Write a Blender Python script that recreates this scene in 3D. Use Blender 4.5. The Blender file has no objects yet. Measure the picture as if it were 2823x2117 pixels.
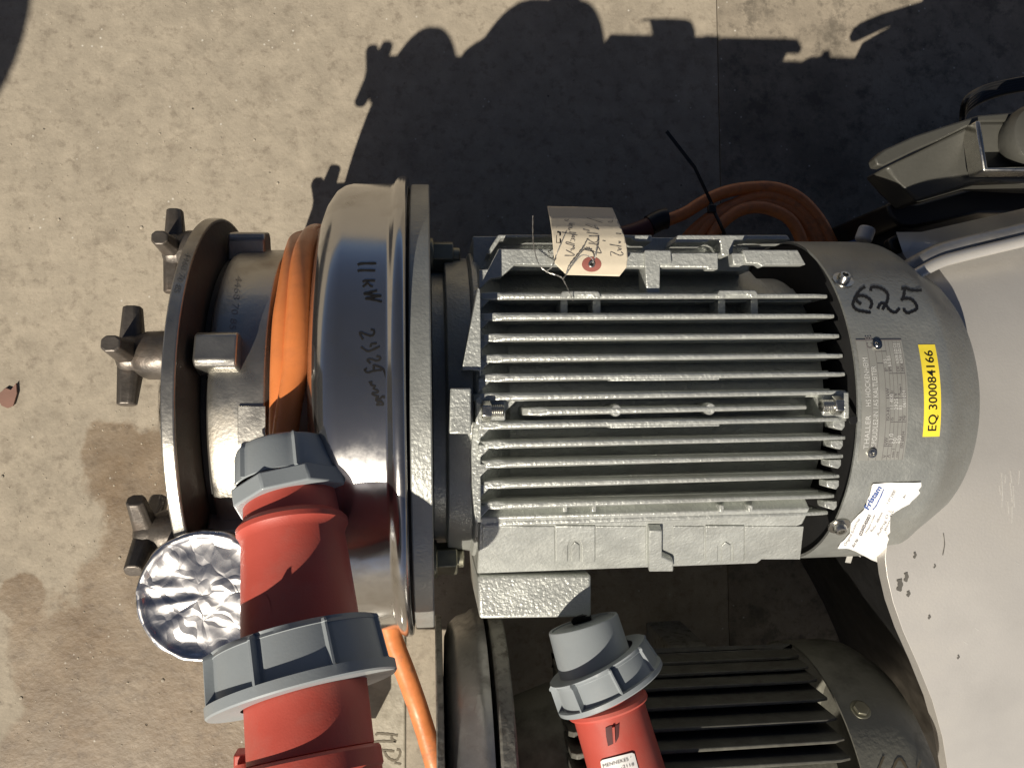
import bpy, bmesh, math, random
from mathutils import Vector, Matrix, noise
random.seed(4)
S = bpy.context.scene
COL = S.collection
# ------------------------------------------------------------------ camera, sky, sun
A = 0.24                      # height of the motor axis above the ground
F, PW, PH, D = 2195.0, 2823.0, 2117.0, 0.6536
CAM = Vector((0, .00272, D))  # relative to the motor axis
def cam_rot():
    n = Vector((-221, -47, -F)).normalized(); t = Vector((0, 0, -1))
    q = n.rotation_difference(t)
    return Matrix.Rotation(-.0132, 3, 'Z') @ q.to_matrix()
R3 = cam_rot()
cd = bpy.data.cameras.new('camera'); cam = bpy.data.objects.new('camera', cd); COL.objects.link(cam)
cd.sensor_width = 36; cd.sensor_fit = 'HORIZONTAL'; cd.lens = F / PW * 36; cd.clip_start = .01; cd.clip_end = 500
cam.matrix_world = Matrix.Translation(CAM + Vector((0, 0, A))) @ R3.to_4x4()
S.camera = cam
SX, SY = .497, .93            # how far the light travels along X and Y while it drops by 1
SUN_EL = math.atan2(1, math.hypot(SX, SY))
w = bpy.data.worlds.new('World'); S.world = w; w.use_nodes = True
nt = w.node_tree; bg = nt.nodes['Background']
sky = nt.nodes.new('ShaderNodeTexSky'); sky.sky_type = 'NISHITA'; sky.sun_disc = False
sky.air_density = .32; sky.dust_density = 1.0; sky.ozone_density = 0.; sky.sun_elevation = SUN_EL; sky.sun_rotation = math.atan2(-SX, -SY)
nt.links.new(sky.outputs[0], bg.inputs[0]); bg.inputs[1].default_value = .05
sl = bpy.data.lights.new('sun', 'SUN'); sl.energy = 5.0; sl.angle = math.radians(.6); sl.color = (1, .915, .785)
so = bpy.data.objects.new('sun', sl); COL.objects.link(so); so.location = (-2, -4, 4)
so.rotation_euler = Vector((SX, SY, -1)).to_track_quat('-Z', 'Y').to_euler()
S.view_settings.view_transform = 'Standard'; S.view_settings.look = 'None'
S.view_settings.exposure = 0.22; S.view_settings.gamma = 1
S.render.engine = 'CYCLES'

# ------------------------------------------------------------------ projection helpers (axis-relative z)
def ray(px, py): return R3 @ Vector((px - PW/2, -(py - PH/2), -F))
def P(px, py, z):
    d = ray(px, py); return CAM + d * ((z - CAM.z) / d.z)
def CY(px, py, r, ay=0., az=0.):
    """first point where the view ray of this pixel meets a cylinder along X"""
    d = ray(px, py); cy, cz = CAM.y - ay, CAM.z - az
    a = d.y*d.y + d.z*d.z; b = 2*(cy*d.y + cz*d.z); c = cy*cy + cz*cz - r*r
    k = b*b - 4*a*c
    t = (-b - math.sqrt(k)) / (2*a) if k > 0 else -b/(2*a)
    return CAM + d*t
def PLN(px, py, o, n):
    d = ray(px, py); return CAM + d * ((o - CAM).dot(n) / d.dot(n))

# ------------------------------------------------------------------ materials
def N(nt, typ, **kw):
    n = nt.nodes.new(typ)
    for k, v in kw.items():
        if k in n.inputs: n.inputs[k].default_value = v
        else: setattr(n, k, v)
    return n
def mat(name, base, rough=.5, metal=0., var=.12, vscale=40., bump=0., bscale=300., dirt=None, dirt_amt=.4, dscale=18., rvar=.1, coat=0., spec=.5, streak=None, pits=0.):
    m = bpy.data.materials.new(name); m.use_nodes = True; t = m.node_tree; L = t.links
    b = t.nodes['Principled BSDF']
    tc = N(t, 'ShaderNodeTexCoord'); src = tc.outputs['Object']
    if streak:
        mp = N(t, 'ShaderNodeMapping'); mp.inputs['Scale'].default_value = streak; L.new(src, mp.inputs[0]); vs = mp.outputs[0]
    else: vs = src
    n1 = N(t, 'ShaderNodeTexNoise', Scale=vscale, Detail=6., Roughness=.6); L.new(vs, n1.inputs['Vector'])
    r1 = N(t, 'ShaderNodeMapRange'); r1.inputs[1].default_value = .3; r1.inputs[2].default_value = .7
    r1.inputs[3].default_value = 1-var; r1.inputs[4].default_value = 1+var; L.new(n1.outputs[0], r1.inputs[0])
    mx = N(t, 'ShaderNodeVectorMath', operation='SCALE'); mx.inputs[0].default_value = base; L.new(r1.outputs[0], mx.inputs['Scale'])
    colr = mx.outputs[0]
    if dirt:
        n2 = N(t, 'ShaderNodeTexNoise', Scale=dscale, Detail=8., Roughness=.65); L.new(src, n2.inputs['Vector'])
        r2 = N(t, 'ShaderNodeMapRange'); r2.inputs[1].default_value = .5; r2.inputs[2].default_value = .68; r2.inputs[4].default_value = dirt_amt; L.new(n2.outputs[0], r2.inputs[0])
        mi = N(t, 'ShaderNodeMix', data_type='RGBA'); L.new(r2.outputs[0], mi.inputs[0]); L.new(colr, mi.inputs[6]); mi.inputs[7].default_value = (*dirt, 1)
        colr = mi.outputs[2]
    L.new(colr, b.inputs['Base Color'])
    r3 = N(t, 'ShaderNodeMapRange'); r3.inputs[1].default_value = .3; r3.inputs[2].default_value = .7
    r3.inputs[3].default_value = max(.02, rough-rvar); r3.inputs[4].default_value = rough+rvar; L.new(n1.outputs[0], r3.inputs[0]); L.new(r3.outputs[0], b.inputs['Roughness'])
    if dirt:
        mr = N(t, 'ShaderNodeMix', data_type='FLOAT'); L.new(r2.outputs[0], mr.inputs[0]); L.new(r3.outputs[0], mr.inputs[2]); mr.inputs[3].default_value = min(.9, rough + .35); L.new(mr.outputs[0], b.inputs['Roughness'])
    b.inputs['Metallic'].default_value = metal; b.inputs['Coat Weight'].default_value = coat
    b.inputs['Specular IOR Level'].default_value = spec
    if bump:
        nb = N(t, 'ShaderNodeTexNoise', Scale=bscale, Detail=3., Roughness=.5); L.new(src, nb.inputs['Vector'])
        h = nb.outputs[0]
        if pits:
            vo = N(t, 'ShaderNodeTexNoise', Scale=bscale*.22, Detail=2.); L.new(src, vo.inputs['Vector'])
            ad = N(t, 'ShaderNodeMath', operation='MULTIPLY_ADD'); L.new(vo.outputs[0], ad.inputs[0]); ad.inputs[1].default_value = pits; L.new(h, ad.inputs[2]); h = ad.outputs[0]
        bu = N(t, 'ShaderNodeBump', Strength=1., Distance=bump); L.new(h, bu.inputs['Height']); L.new(bu.outputs[0], b.inputs['Normal'])
    return m
M = {}
M['hammer'] = mat('hammered_silver_paint', (.49, .505, .475), .38, .45, .07, 60, .00080, 390, dirt=(.16, .15, .13), dirt_amt=.25, dscale=12)
M['hammer_soft'] = mat('grey_textured_paint', (.36, .37, .345), .42, .55, .06, 50, .00035, 420, dirt=(.2, .18, .15), dirt_amt=.3, dscale=10)
M['polish'] = mat('polished_stainless', (.48, .48, .48), .14, .95, .06, 10, .00003, 60, dirt=(.30, .27, .22), dirt_amt=.55, dscale=16, rvar=.05)
M['polish_old'] = mat('scuffed_stainless', (.40, .395, .385), .42, .8, .2, 20, .0004, 200, dirt=(.22, .21, .19), dirt_amt=.8, dscale=25, rvar=.1)
M['satin'] = mat('satin_cast_steel', (.44, .425, .385), .34, .9, .1, 30, .00015, 500, dirt=(.30, .24, .16), dirt_amt=.5, dscale=14)
M['iron'] = mat('greasy_cast_iron', (.125, .110, .095), .42, .55, .2, 50, .0006, 160, dirt=(.09, .06, .04), dirt_amt=.6, dscale=40)
M['cast_shaded'] = mat('oily_casting_with_shade', (.060, .050, .041), .5, .2, .2, 50, .0003, 200)  # oily brown casting, with the shade on the cover's back put into the colour
M['black_gap'] = mat('dark_seal_and_shade', (.02, .02, .02), .6)
M['orange'] = mat('orange_cable_sheath', (.74, .235, .070), .33, 0, .1, 30, .0001, 200, dirt=(.30, .10, .04), dirt_amt=.4, dscale=30)
M['orange_dirty'] = mat('dirty_orange_sheath', (.68, .225, .072), .42, 0, .2, 60, .0002, 200, dirt=(.16, .09, .06), dirt_amt=.6, dscale=60)
M['red'] = mat('red_plastic', (.50, .085, .060), .48, 0, .05, 30, .00008, 900, dirt=(.42, .16, .125), dirt_amt=.35, dscale=22)
M['grey'] = mat('blue_grey_plastic', (.29, .32, .335), .38, 0, .05, 30, .00005, 700, dirt=(.2, .2, .19), dirt_amt=.25, dscale=30)
M['black'] = mat('black_plastic_and_shade', (.012, .012, .012), .4)
M['ink'] = mat('marker_ink', (.012, .011, .010), .45)
M['ink_brown'] = mat('faded_marker_ink', (.12, .10, .065), .6)
M['ink_grey'] = mat('pen_ink', (.14, .13, .13), .6)
M['ink_pale'] = mat('pale_stamped_print', (.52, .52, .50), .5)
M['blue'] = mat('blue_print', (.03, .09, .33), .5)
M['blue_plastic'] = mat('blue_plastic', (.03, .07, .2), .5)
M['paper'] = mat('manila_paper', (.68, .60, .46), .8, 0, .05, 60, .0001, 300)
M['white'] = mat('white_sticker', (.80, .79, .77), .45, 0, .04, 40, .0002, 120)
M['yellow'] = mat('yellow_label', (.85, .68, .055), .45)
M['washer_red'] = mat('reddish_paper_washer', (.30, .10, .08), .7)
M['plate'] = mat('engraved_nameplate', (.36, .36, .33), .42, .4, .06, 40)
M['zinc'] = mat('zinc_plated_steel', (.55, .54, .50), .28, 1., .1, 60, .0001, 300)
M['dark_bolt'] = mat('oily_bolt', (.30, .29, .22), .4, .8, .2, 80)
M['wire'] = mat('galvanised_wire', (.5, .49, .46), .4, .7)
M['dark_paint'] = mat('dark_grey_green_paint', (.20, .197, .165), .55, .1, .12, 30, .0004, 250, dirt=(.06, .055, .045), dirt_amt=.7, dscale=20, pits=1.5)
M['rusty'] = mat('chipped_grey_paint', (.22, .215, .19), .6, .1, .25, 90, .0015, 120, dirt=(.06, .05, .04), dirt_amt=.8, dscale=110)
M['sheet'] = mat('brushed_stainless_sheet', (.64, .615, .57), .36, .5, .09, 6, .0001, 500, dirt=(.34, .325, .30), dirt_amt=.7, dscale=6, rvar=.08)
M['box'] = mat('grey_box_enamel', (.075, .074, .064), .45, .2, .06, 20, .0002, 300)
M['old_steel'] = mat('old_painted_steel_bar', (.33, .30, .235), .6, .1, .12, 40, .0006, 200, dirt=(.13, .11, .08), dirt_amt=.5, dscale=35)
M['scratch'] = mat('bare_scratch', (.75, .74, .70), .35, .3)
M['smudge'] = mat('greasy_smudge', (.10, .095, .085), .5)
M['leaf'] = mat('dry_litter', (.22, .12, .09), .7)
M['stone'] = mat('pale_grit', (.5, .47, .4), .7)
M['fluff'] = mat('white_nylon', (.6, .6, .6), .5)
def foil():
    m = mat('crinkled_foil', (.88, .86, .84), .26, 1., .03, 30); t = m.node_tree; L = t.links; b = t.nodes['Principled BSDF']
    tc = N(t, 'ShaderNodeTexCoord')
    n0 = N(t, 'ShaderNodeTexNoise', Scale=30., Detail=2.); L.new(tc.outputs['Object'], n0.inputs['Vector'])
    mxx = N(t, 'ShaderNodeMix', data_type='VECTOR'); mxx.inputs[0].default_value = .03; L.new(tc.outputs['Object'], mxx.inputs[4]); L.new(n0.outputs[1], mxx.inputs[5])
    v = N(t, 'ShaderNodeTexVoronoi', Scale=75., feature='DISTANCE_TO_EDGE'); L.new(mxx.outputs[1], v.inputs['Vector'])
    mp = N(t, 'ShaderNodeMapping'); mp.inputs['Scale'].default_value = (1, 3.0, 1); L.new(tc.outputs['Object'], mp.inputs[0])
    v2 = N(t, 'ShaderNodeTexVoronoi', Scale=22., feature='SMOOTH_F1'); L.new(mp.outputs[0], v2.inputs['Vector'])
    ad = N(t, 'ShaderNodeMath', operation='MULTIPLY_ADD'); L.new(v2.outputs[0], ad.inputs[0]); ad.inputs[1].default_value = 2.2; L.new(v.outputs[0], ad.inputs[2])
    bu = N(t, 'ShaderNodeBump', Strength=.6, Distance=.0018); L.new(ad.outputs[0], bu.inputs['Height']); L.new(bu.outputs[0], b.inputs['Normal'])
    return m
M['foil'] = foil()

def ground_mat(name, base, dark, patchy, stains=()):
    m = bpy.data.materials.new(name); m.use_nodes = True; t = m.node_tree; L = t.links; b = t.nodes['Principled BSDF']
    tc = N(t, 'ShaderNodeTexCoord'); src = tc.outputs['Object']
    def noi(s, d=8., r=.62, vec=src):
        n = N(t, 'ShaderNodeTexNoise', Scale=s, Detail=d, Roughness=r); L.new(vec, n.inputs['Vector']); return n.outputs[0]
    def rng(o, a, bb, c=0., d=1.):
        r = N(t, 'ShaderNodeMapRange'); L.new(o, r.inputs[0])
        for i, v in enumerate((a, bb, c, d)): r.inputs[i+1].default_value = v
        return r.outputs[0]
    def mix(f, c1, c2, mode='MIX'):
        x = N(t, 'ShaderNodeMix', data_type='RGBA', blend_type=mode)
        if hasattr(f, 'is_linked'): L.new(f, x.inputs[0])
        else: x.inputs[0].default_value = f
        for s, c in ((6, c1), (7, c2)):
            if hasattr(c, 'is_linked'): L.new(c, x.inputs[s])
            else: x.inputs[s].default_value = (*c, 1)
        return x.outputs[2]
    c = mix(rng(noi(7.), .35, .68), base, tuple(v*.72 for v in base))
    c = mix(rng(noi(3.5, 5.), .45, .62, 0, .5), c, tuple(v*1.15 for v in base))
    c = mix(rng(noi(38.), .42, .66, 0, .6), c, tuple(v*1.22 for v in base))
    c = mix(rng(noi(70., 10., .7), .52, .66, 0, .6), c, dark)
    c = mix(rng(noi(24., 10., .7), .55, .68, 0, .45), c, dark)
    c = mix(rng(noi(260., 4.), .56, .72, 0, .38), c, tuple(v*.62 for v in base))
    c = mix(rng(noi(420., 3.), .60, .72, 0, .35), c, tuple(min(1, v*1.5) for v in base))
    if patchy:
        c = mix(rng(noi(5., 10., .7), .46, .62, 0, patchy), c, tuple(v*.42 for v in base))
        c = mix(rng(noi(30., 10., .7), .52, .62, 0, patchy), c, tuple(v*.30 for v in base))
    v = N(t, 'ShaderNodeTexVoronoi', Scale=48.); L.new(src, v.inputs['Vector'])
    v2 = N(t, 'ShaderNodeTexVoronoi', Scale=80.); L.new(src, v2.inputs['Vector'])
    pit = rng(v.outputs[0], .03, .075, .75, 0); grit = rng(v2.outputs[0], .05, .11, 1, 0)
    gate = rng(noi(20., 2.), .56, .60); gate2 = rng(noi(16., 2., .5), .50, .56)
    def mul(a, bb):
        x = N(t, 'ShaderNodeMath', operation='MULTIPLY'); L.new(a, x.inputs[0]); L.new(bb, x.inputs[1]); return x.outputs[0]
    pit = mul(pit, gate); grit = mul(grit, gate2)
    rough = .8
    if stains:
        nv = N(t, 'ShaderNodeTexNoise', Scale=11., Detail=7., Roughness=.65); L.new(src, nv.inputs['Vector'])
        prev = None
        for (p, r) in stains:
            dd = N(t, 'ShaderNodeVectorMath', operation='DISTANCE'); L.new(src, dd.inputs[0]); dd.inputs[1].default_value = p
            s = N(t, 'ShaderNodeMath', operation='DIVIDE'); L.new(dd.outputs['Value'], s.inputs[0]); s.inputs[1].default_value = r
            if prev is None: prev = s.outputs[0]
            else:
                mn = N(t, 'ShaderNodeMath', operation='SMOOTH_MIN'); L.new(prev, mn.inputs[0]); L.new(s.outputs[0], mn.inputs[1]); mn.inputs[2].default_value = .2; prev = mn.outputs[0]
        ad = N(t, 'ShaderNodeMath', operation='MULTIPLY_ADD'); L.new(nv.outputs[0], ad.inputs[0]); ad.inputs[1].default_value = 1.5; L.new(prev, ad.inputs[2])
        st = rng(ad.outputs[0], 1.62, 1.76, 1, 0)
        c = mix(mul(st, rng(noi(14.), .3, .7, .55, 1.)), c, (.50, .39, .28), 'MULTIPLY')
        L.new(rng(st, 0, 1, .82, .55), b.inputs['Roughness'])
    else: b.inputs['Roughness'].default_value = .82
    c = mix(pit, c, (.05, .04, .03)); c = mix(grit, c, (.55, .52, .45))
    L.new(c, b.inputs['Base Color'])
    h = N(t, 'ShaderNodeMath', operation='MULTIPLY_ADD'); L.new(noi(150., 6.), h.inputs[0]); h.inputs[1].default_value = .6
    h2 = N(t, 'ShaderNodeMath', operation='SUBTRACT'); L.new(noi(22., 6.), h2.inputs[0]); L.new(pit, h2.inputs[1]); L.new(h2.outputs[0], h.inputs[2])
    bu = N(t, 'ShaderNodeBump', Strength=.7, Distance=.0015); L.new(h.outputs[0], bu.inputs['Height']); L.new(bu.outputs[0], b.inputs['Normal'])
    return m

# ------------------------------------------------------------------ object helpers
BASE = {}
def empty(name, base, label, cat, group=None):
    o = bpy.data.objects.new(name, None); COL.objects.link(o); o.location = (base[0], base[1], base[2] + A)
    o.empty_display_size = .05; o['label'] = label; o['category'] = cat
    if group: o['group'] = group
    BASE[o] = Vector(base); return o
def obj(name, bm, m, parent=None, base=None, bevel=0., seg=2, smooth=35, label=None, cat=None, group=None, kind=None):
    """bm in axis-relative coordinates"""
    bmesh.ops.remove_doubles(bm, verts=bm.verts, dist=1e-7)
    b = BASE[parent] if parent is not None else Vector(base if base else (0, 0, -A))
    for v in bm.verts: v.co -= b
    me = bpy.data.meshes.new(name); bm.to_mesh(me); bm.free()
    for p in me.polygons: p.use_smooth = True
    try: me.set_sharp_from_angle(angle=math.radians(smooth))
    except Exception: pass
    o = bpy.data.objects.new(name, me); COL.objects.link(o)
    me.materials.append(m if not isinstance(m, str) else M[m])
    if parent is not None: o.parent = parent; BASE[o] = b
    else: o.location = (b.x, b.y, b.z + A); BASE[o] = b
    if bevel:
        md = o.modifiers.new('bevel', 'BEVEL'); md.width = bevel; md.segments = seg; md.limit_method = 'ANGLE'; md.angle_limit = math.radians(32)
    if label: o['label'] = label
    if cat: o['category'] = cat
    if group: o['group'] = group
    if kind: o['kind'] = kind
    return o
def NB(): return bmesh.new()
def box(bm, x0, x1, y0, y1, z0, z1, rot=None):
    vs = [bm.verts.new((x, y, z)) for x in (x0, x1) for y in (y0, y1) for z in (z0, z1)]
    for f in ((0, 1, 3, 2), (4, 6, 7, 5), (0, 4, 5, 1), (2, 3, 7, 6), (0, 2, 6, 4), (1, 5, 7, 3)): bm.faces.new([vs[i] for i in f])
    return vs
def frame(d, up=None):
    d = Vector(d).normalized()
    if up is None: up = Vector((0, 0, 1)) if abs(d.z) < .9 else Vector((0, 1, 0))
    u = (up - d*up.dot(d)).normalized(); v = d.cross(u); return u, v, d
def lathe(bm, prof, o, d, n=64, a0=0., a1=2*math.pi, rf=None, up=None, closed=False):
    """prof: [(t, r)] along direction d from o; rf(theta, i, r) can modulate radius"""
    o = Vector(o); u, v, d = frame(d, up); full = abs(a1-a0) > 6.28; rings = []
    cnt = n if full else n+1
    for i, (t, r) in enumerate(prof):
        if r < 1e-6: rings.append([bm.verts.new(o + d*t)]); continue
        rg = []
        for k in range(cnt):
            a = a0 + (a1-a0)*k/n; rr = rf(a, i, r) if rf else r
            rg.append(bm.verts.new(o + d*t + (u*math.cos(a) + v*math.sin(a))*rr))
        rings.append(rg)
    pairs = list(zip(rings[:-1], rings[1:]))
    if closed: pairs.append((rings[-1], rings[0]))
    for p, q in pairs:
        m = n if full else n
        for k in range(m):
            k2 = (k+1) % cnt
            if len(p) == 1 and len(q) == 1: continue
            if len(p) == 1: f = (p[0], q[k], q[k2])
            elif len(q) == 1: f = (p[k], q[0], p[k2])
            else: f = (p[k], q[k], q[k2], p[k2])
            try: bm.faces.new(f)
            except ValueError: pass
    bmesh.ops.recalc_face_normals(bm, faces=bm.faces)
def catmull(pts, k=8):
    pts = [Vector(p) for p in pts]; out = []
    for i in range(len(pts)-1):
        p0 = pts[max(i-1, 0)]; p1 = pts[i]; p2 = pts[i+1]; p3 = pts[min(i+2, len(pts)-1)]
        for j in range(k):
            t = j/k; out.append(.5*((2*p1) + (p2-p0)*t + (2*p0-5*p1+4*p2-p3)*t*t + (3*p1-p0-3*p2+p3)*t**3))
    out.append(pts[-1]); return out
def tube(bm, pts, r, n=12, k=8, smooth=True, rfun=None):
    c = catmull(pts, k) if smooth else [Vector(p) for p in pts]; prev = None; rings = []
    for i, p in enumerate(c):
        d = (c[min(i+1, len(c)-1)] - c[max(i-1, 0)]).normalized()
        if prev is None: u, v, _ = frame(d)
        else:
            u = (prev - d*prev.dot(d)).normalized(); v = d.cross(u)
        prev = u; rr = rfun(i/(len(c)-1)) if rfun else r
        rings.append([bm.verts.new(p + (u*math.cos(2*math.pi*j/n) + v*math.sin(2*math.pi*j/n))*rr) for j in range(n)])
    for a, b in zip(rings[:-1], rings[1:]):
        for j in range(n): bm.faces.new((a[j], b[j], b[(j+1) % n], a[(j+1) % n]))
    bm.faces.new(rings[0]); bm.faces.new(rings[-1][::-1])
    bmesh.ops.recalc_face_normals(bm, faces=bm.faces)
def prism(bm, pts, off):
    """closed solid from a 3-D outline and an offset vector (or list of per-vertex offsets)"""
    a = [bm.verts.new(p) for p in pts]; b = [bm.verts.new(Vector(p) + Vector(off)) for p in pts]; n = len(pts)
    bm.faces.new(a); bm.faces.new(b[::-1])
    for i in range(n): bm.faces.new((a[i], b[i], b[(i+1) % n], a[(i+1) % n]))
    bmesh.ops.recalc_face_normals(bm, faces=bm.faces)
def pprism(bm, px, z, h): prism(bm, [P(x, y, z) for x, y in px], (0, 0, -h))
def sheet2d(poly, fn, thick_fn=None, cut=8.):
    """flat outline in 2-D, sliced finely, mapped through fn(u,v) -> 3-D"""
    bm = NB(); vs = [bm.verts.new((x, y, 0)) for x, y in poly]; bm.faces.new(vs)
    bmesh.ops.triangulate(bm, faces=bm.faces)
    for ax in (0, 1):
        lo = min(p[ax] for p in poly); hi = max(p[ax] for p in poly); c = lo + cut
        while c < hi:
            no = (1, 0, 0) if ax == 0 else (0, 1, 0); co = (c, 0, 0) if ax == 0 else (0, c, 0)
            bmesh.ops.bisect_plane(bm, geom=bm.verts[:] + bm.edges[:] + bm.faces[:], dist=1e-6, plane_co=co, plane_no=no); c += cut
    for v in bm.verts: v.co = fn(v.co.x, v.co.y)
    return bm
def merge(bm, other):
    me = bpy.data.meshes.new('tmp'); other.to_mesh(me); other.free(); bm.from_mesh(me); bpy.data.meshes.remove(me)
def stroke(bm, pts, wd, fn, k=5, smooth=True):
    """ink ribbon of width wd through 2-D points, mapped by fn"""
    c = catmull([(x, y, 0) for x, y in pts], k) if smooth and len(pts) > 2 else [Vector((x, y, 0)) for x, y in pts]
    if len(c) == 2: c = [c[0].lerp(c[1], t/6) for t in range(7)]
    L_, R_ = [], []
    for i, p in enumerate(c):
        d = (c[min(i+1, len(c)-1)] - c[max(i-1, 0)]); d = d.normalized() if d.length > 1e-9 else Vector((1, 0, 0))
        n = Vector((-d.y, d.x, 0)) * wd/2 * (1 + .18*math.sin(i*1.7))
        L_.append(bm.verts.new(fn(p.x+n.x, p.y+n.y))); R_.append(bm.verts.new(fn(p.x-n.x, p.y-n.y)))
    for i in range(len(c)-1): bm.faces.new((L_[i], L_[i+1], R_[i+1], R_[i]))
def text2d(txt, size, bold=0.):
    cu = bpy.data.curves.new('t', 'FONT'); cu.body = txt; cu.size = size; cu.align_x = 'LEFT'; cu.resolution_u = 3; cu.offset = bold
    o = bpy.data.objects.new('t', cu); COL.objects.link(o); bpy.context.view_layer.update()
    me = bpy.data.meshes.new_from_object(o.evaluated_get(bpy.context.evaluated_depsgraph_get()))
    bm = NB(); bm.from_mesh(me); bpy.data.objects.remove(o); bpy.data.curves.remove(cu); bpy.data.meshes.remove(me)
    return bm
def text_on(bm, txt, size, org, ang, fn, bold=0., length=None, up_neg=True):
    """lettering whose baseline starts at org (2-D) with direction ang (radians, 2-D y down), mapped by fn"""
    t = text2d(txt, size, bold); xs = [v.co.x for v in t.verts] or [0]; w_ = max(xs) or 1
    sc = (length / w_) if length else 1
    ca, sa = math.cos(ang), math.sin(ang)
    for v in t.verts:
        x, y = v.co.x*sc, v.co.y
        v.co = fn(org[0] + x*ca + y*sa, org[1] + x*sa - y*ca)
    merge(bm, t)
def hexhead(bm, o, d, r, h, rot=0., n=6):
    u, v, d = frame(d); o = Vector(o)
    a = [o + (u*math.cos(rot+2*math.pi*k/n) + v*math.sin(rot+2*math.pi*k/n))*r for k in range(n)]
    prism(bm, a, d*h)

# ------------------------------------------------------------------ ground
gx = P(1988, 600, -A).x
gz = -A
bm = NB(); vs = [bm.verts.new(v) for v in ((-60, -60, gz-.05), (60, -60, gz-.05), (60, 60, gz-.05), (-60, 60, gz-.05))]; bm.faces.new(vs)
G = obj('ground', bm, mat('packed_earth', (.12, .10, .08), .9), base=(0, 0, gz), kind='structure')
stain = []
for x, y, r in ((320, 1250, 95), (400, 1330, 150), (470, 1480, 170), (400, 1660, 190), (330, 1850, 270), (560, 2050, 330), (150, 2080, 150), (60, 1640, 60)):
    p = P(x, y, gz) - Vector((0, 0, gz)); stain.append(((p.x, p.y, 0.), r/2456))
gm1 = ground_mat('worn_concrete', (.345, .300, .232), (.17, .14, .105), 0, stain)
gm2 = ground_mat('dirty_worn_concrete', (.300, .258, .198), (.10, .085, .065), .62)
for (x0, x1, mm) in ((-30, gx-.0004, gm1), (gx+.0004, 30, gm2)):
    bm = NB(); box(bm, x0, x1, -30, 30, gz-.06, gz)
    o = obj('concrete_slab', bm, mm, parent=G, bevel=.0008)
BASE[G] = Vector((0, 0, gz))

# grit lying loose on the slab: far too many grains to count
rg = random.Random(11); bm = NB()
for k in range(420):
    x, y = (rg.uniform(0, 1000), rg.uniform(0, 700)) if k % 3 == 0 else (rg.uniform(0, 640), rg.uniform(1100, 2117))
    p = P(x, y, gz); q = rg.uniform(.0003, .0008) * (2.0 if rg.random() < .06 else 1)
    t = bmesh.ops.create_icosphere(bm, subdivisions=1, radius=q, matrix=Matrix.Translation(p + Vector((0, 0, q*.4))) @ Matrix.Diagonal((rg.uniform(.7, 1.5), rg.uniform(.7, 1.5), .6, 1)))
obj('grit', bm, mat('loose_grit', (.42, .37, .29), .8, 0, .4, 90), base=(0, 0, gz), kind='stuff')

# ------------------------------------------------------------------ main pump with its motor
T = empty('electric_pump', (0, 0, -A), 'silver grey motor and pump with polished steel collar, marked 625, in the middle', 'pump')
XD = (1, 0, 0)
def cx(bm, prof, ay=0, az=0, n=96, **k): lathe(bm, [(x, r) for x, r in prof], (0, ay, az), XD, n=n, **k)
# --- pump cover, body, knobs
bm = NB(); cx(bm, [(-.149, 0), (-.1570, .05), (-.1570, .1465), (-.1578, .1473), (-.1650, .1475), (-.1658, .1465), (-.166, .10), (-.168, .09), (-.168, 0)]); obj('cover_plate', bm, 'satin', T, bevel=.0008, smooth=20)
bm = NB(); cx(bm, [(-.1490, .02), (-.1490, .112), (-.1515, .120), (-.1562, .1415), (-.1569, .1450), (-.1569, .02)]); obj('cover_back', bm, 'cast_shaded', T, smooth=50)
bm = NB(); cx(bm, [(-.149, 0), (-.149, .107), (-.146, .110), (-.1465, .118), (-.1445, .1220), (-.1400, .1236), (-.1085, .1236), (-.104, .120), (-.100, .112), (-.080, .109), (-.075, 0)]); body = obj('pump_body', bm, 'satin', T, bevel=.0006)
bm = NB(); cx(bm, [(-.1498, .112), (-.1498, .118), (-.1462, .1185), (-.1462, .1122)], closed=True); obj('gasket', bm, 'black_gap', T)
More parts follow.
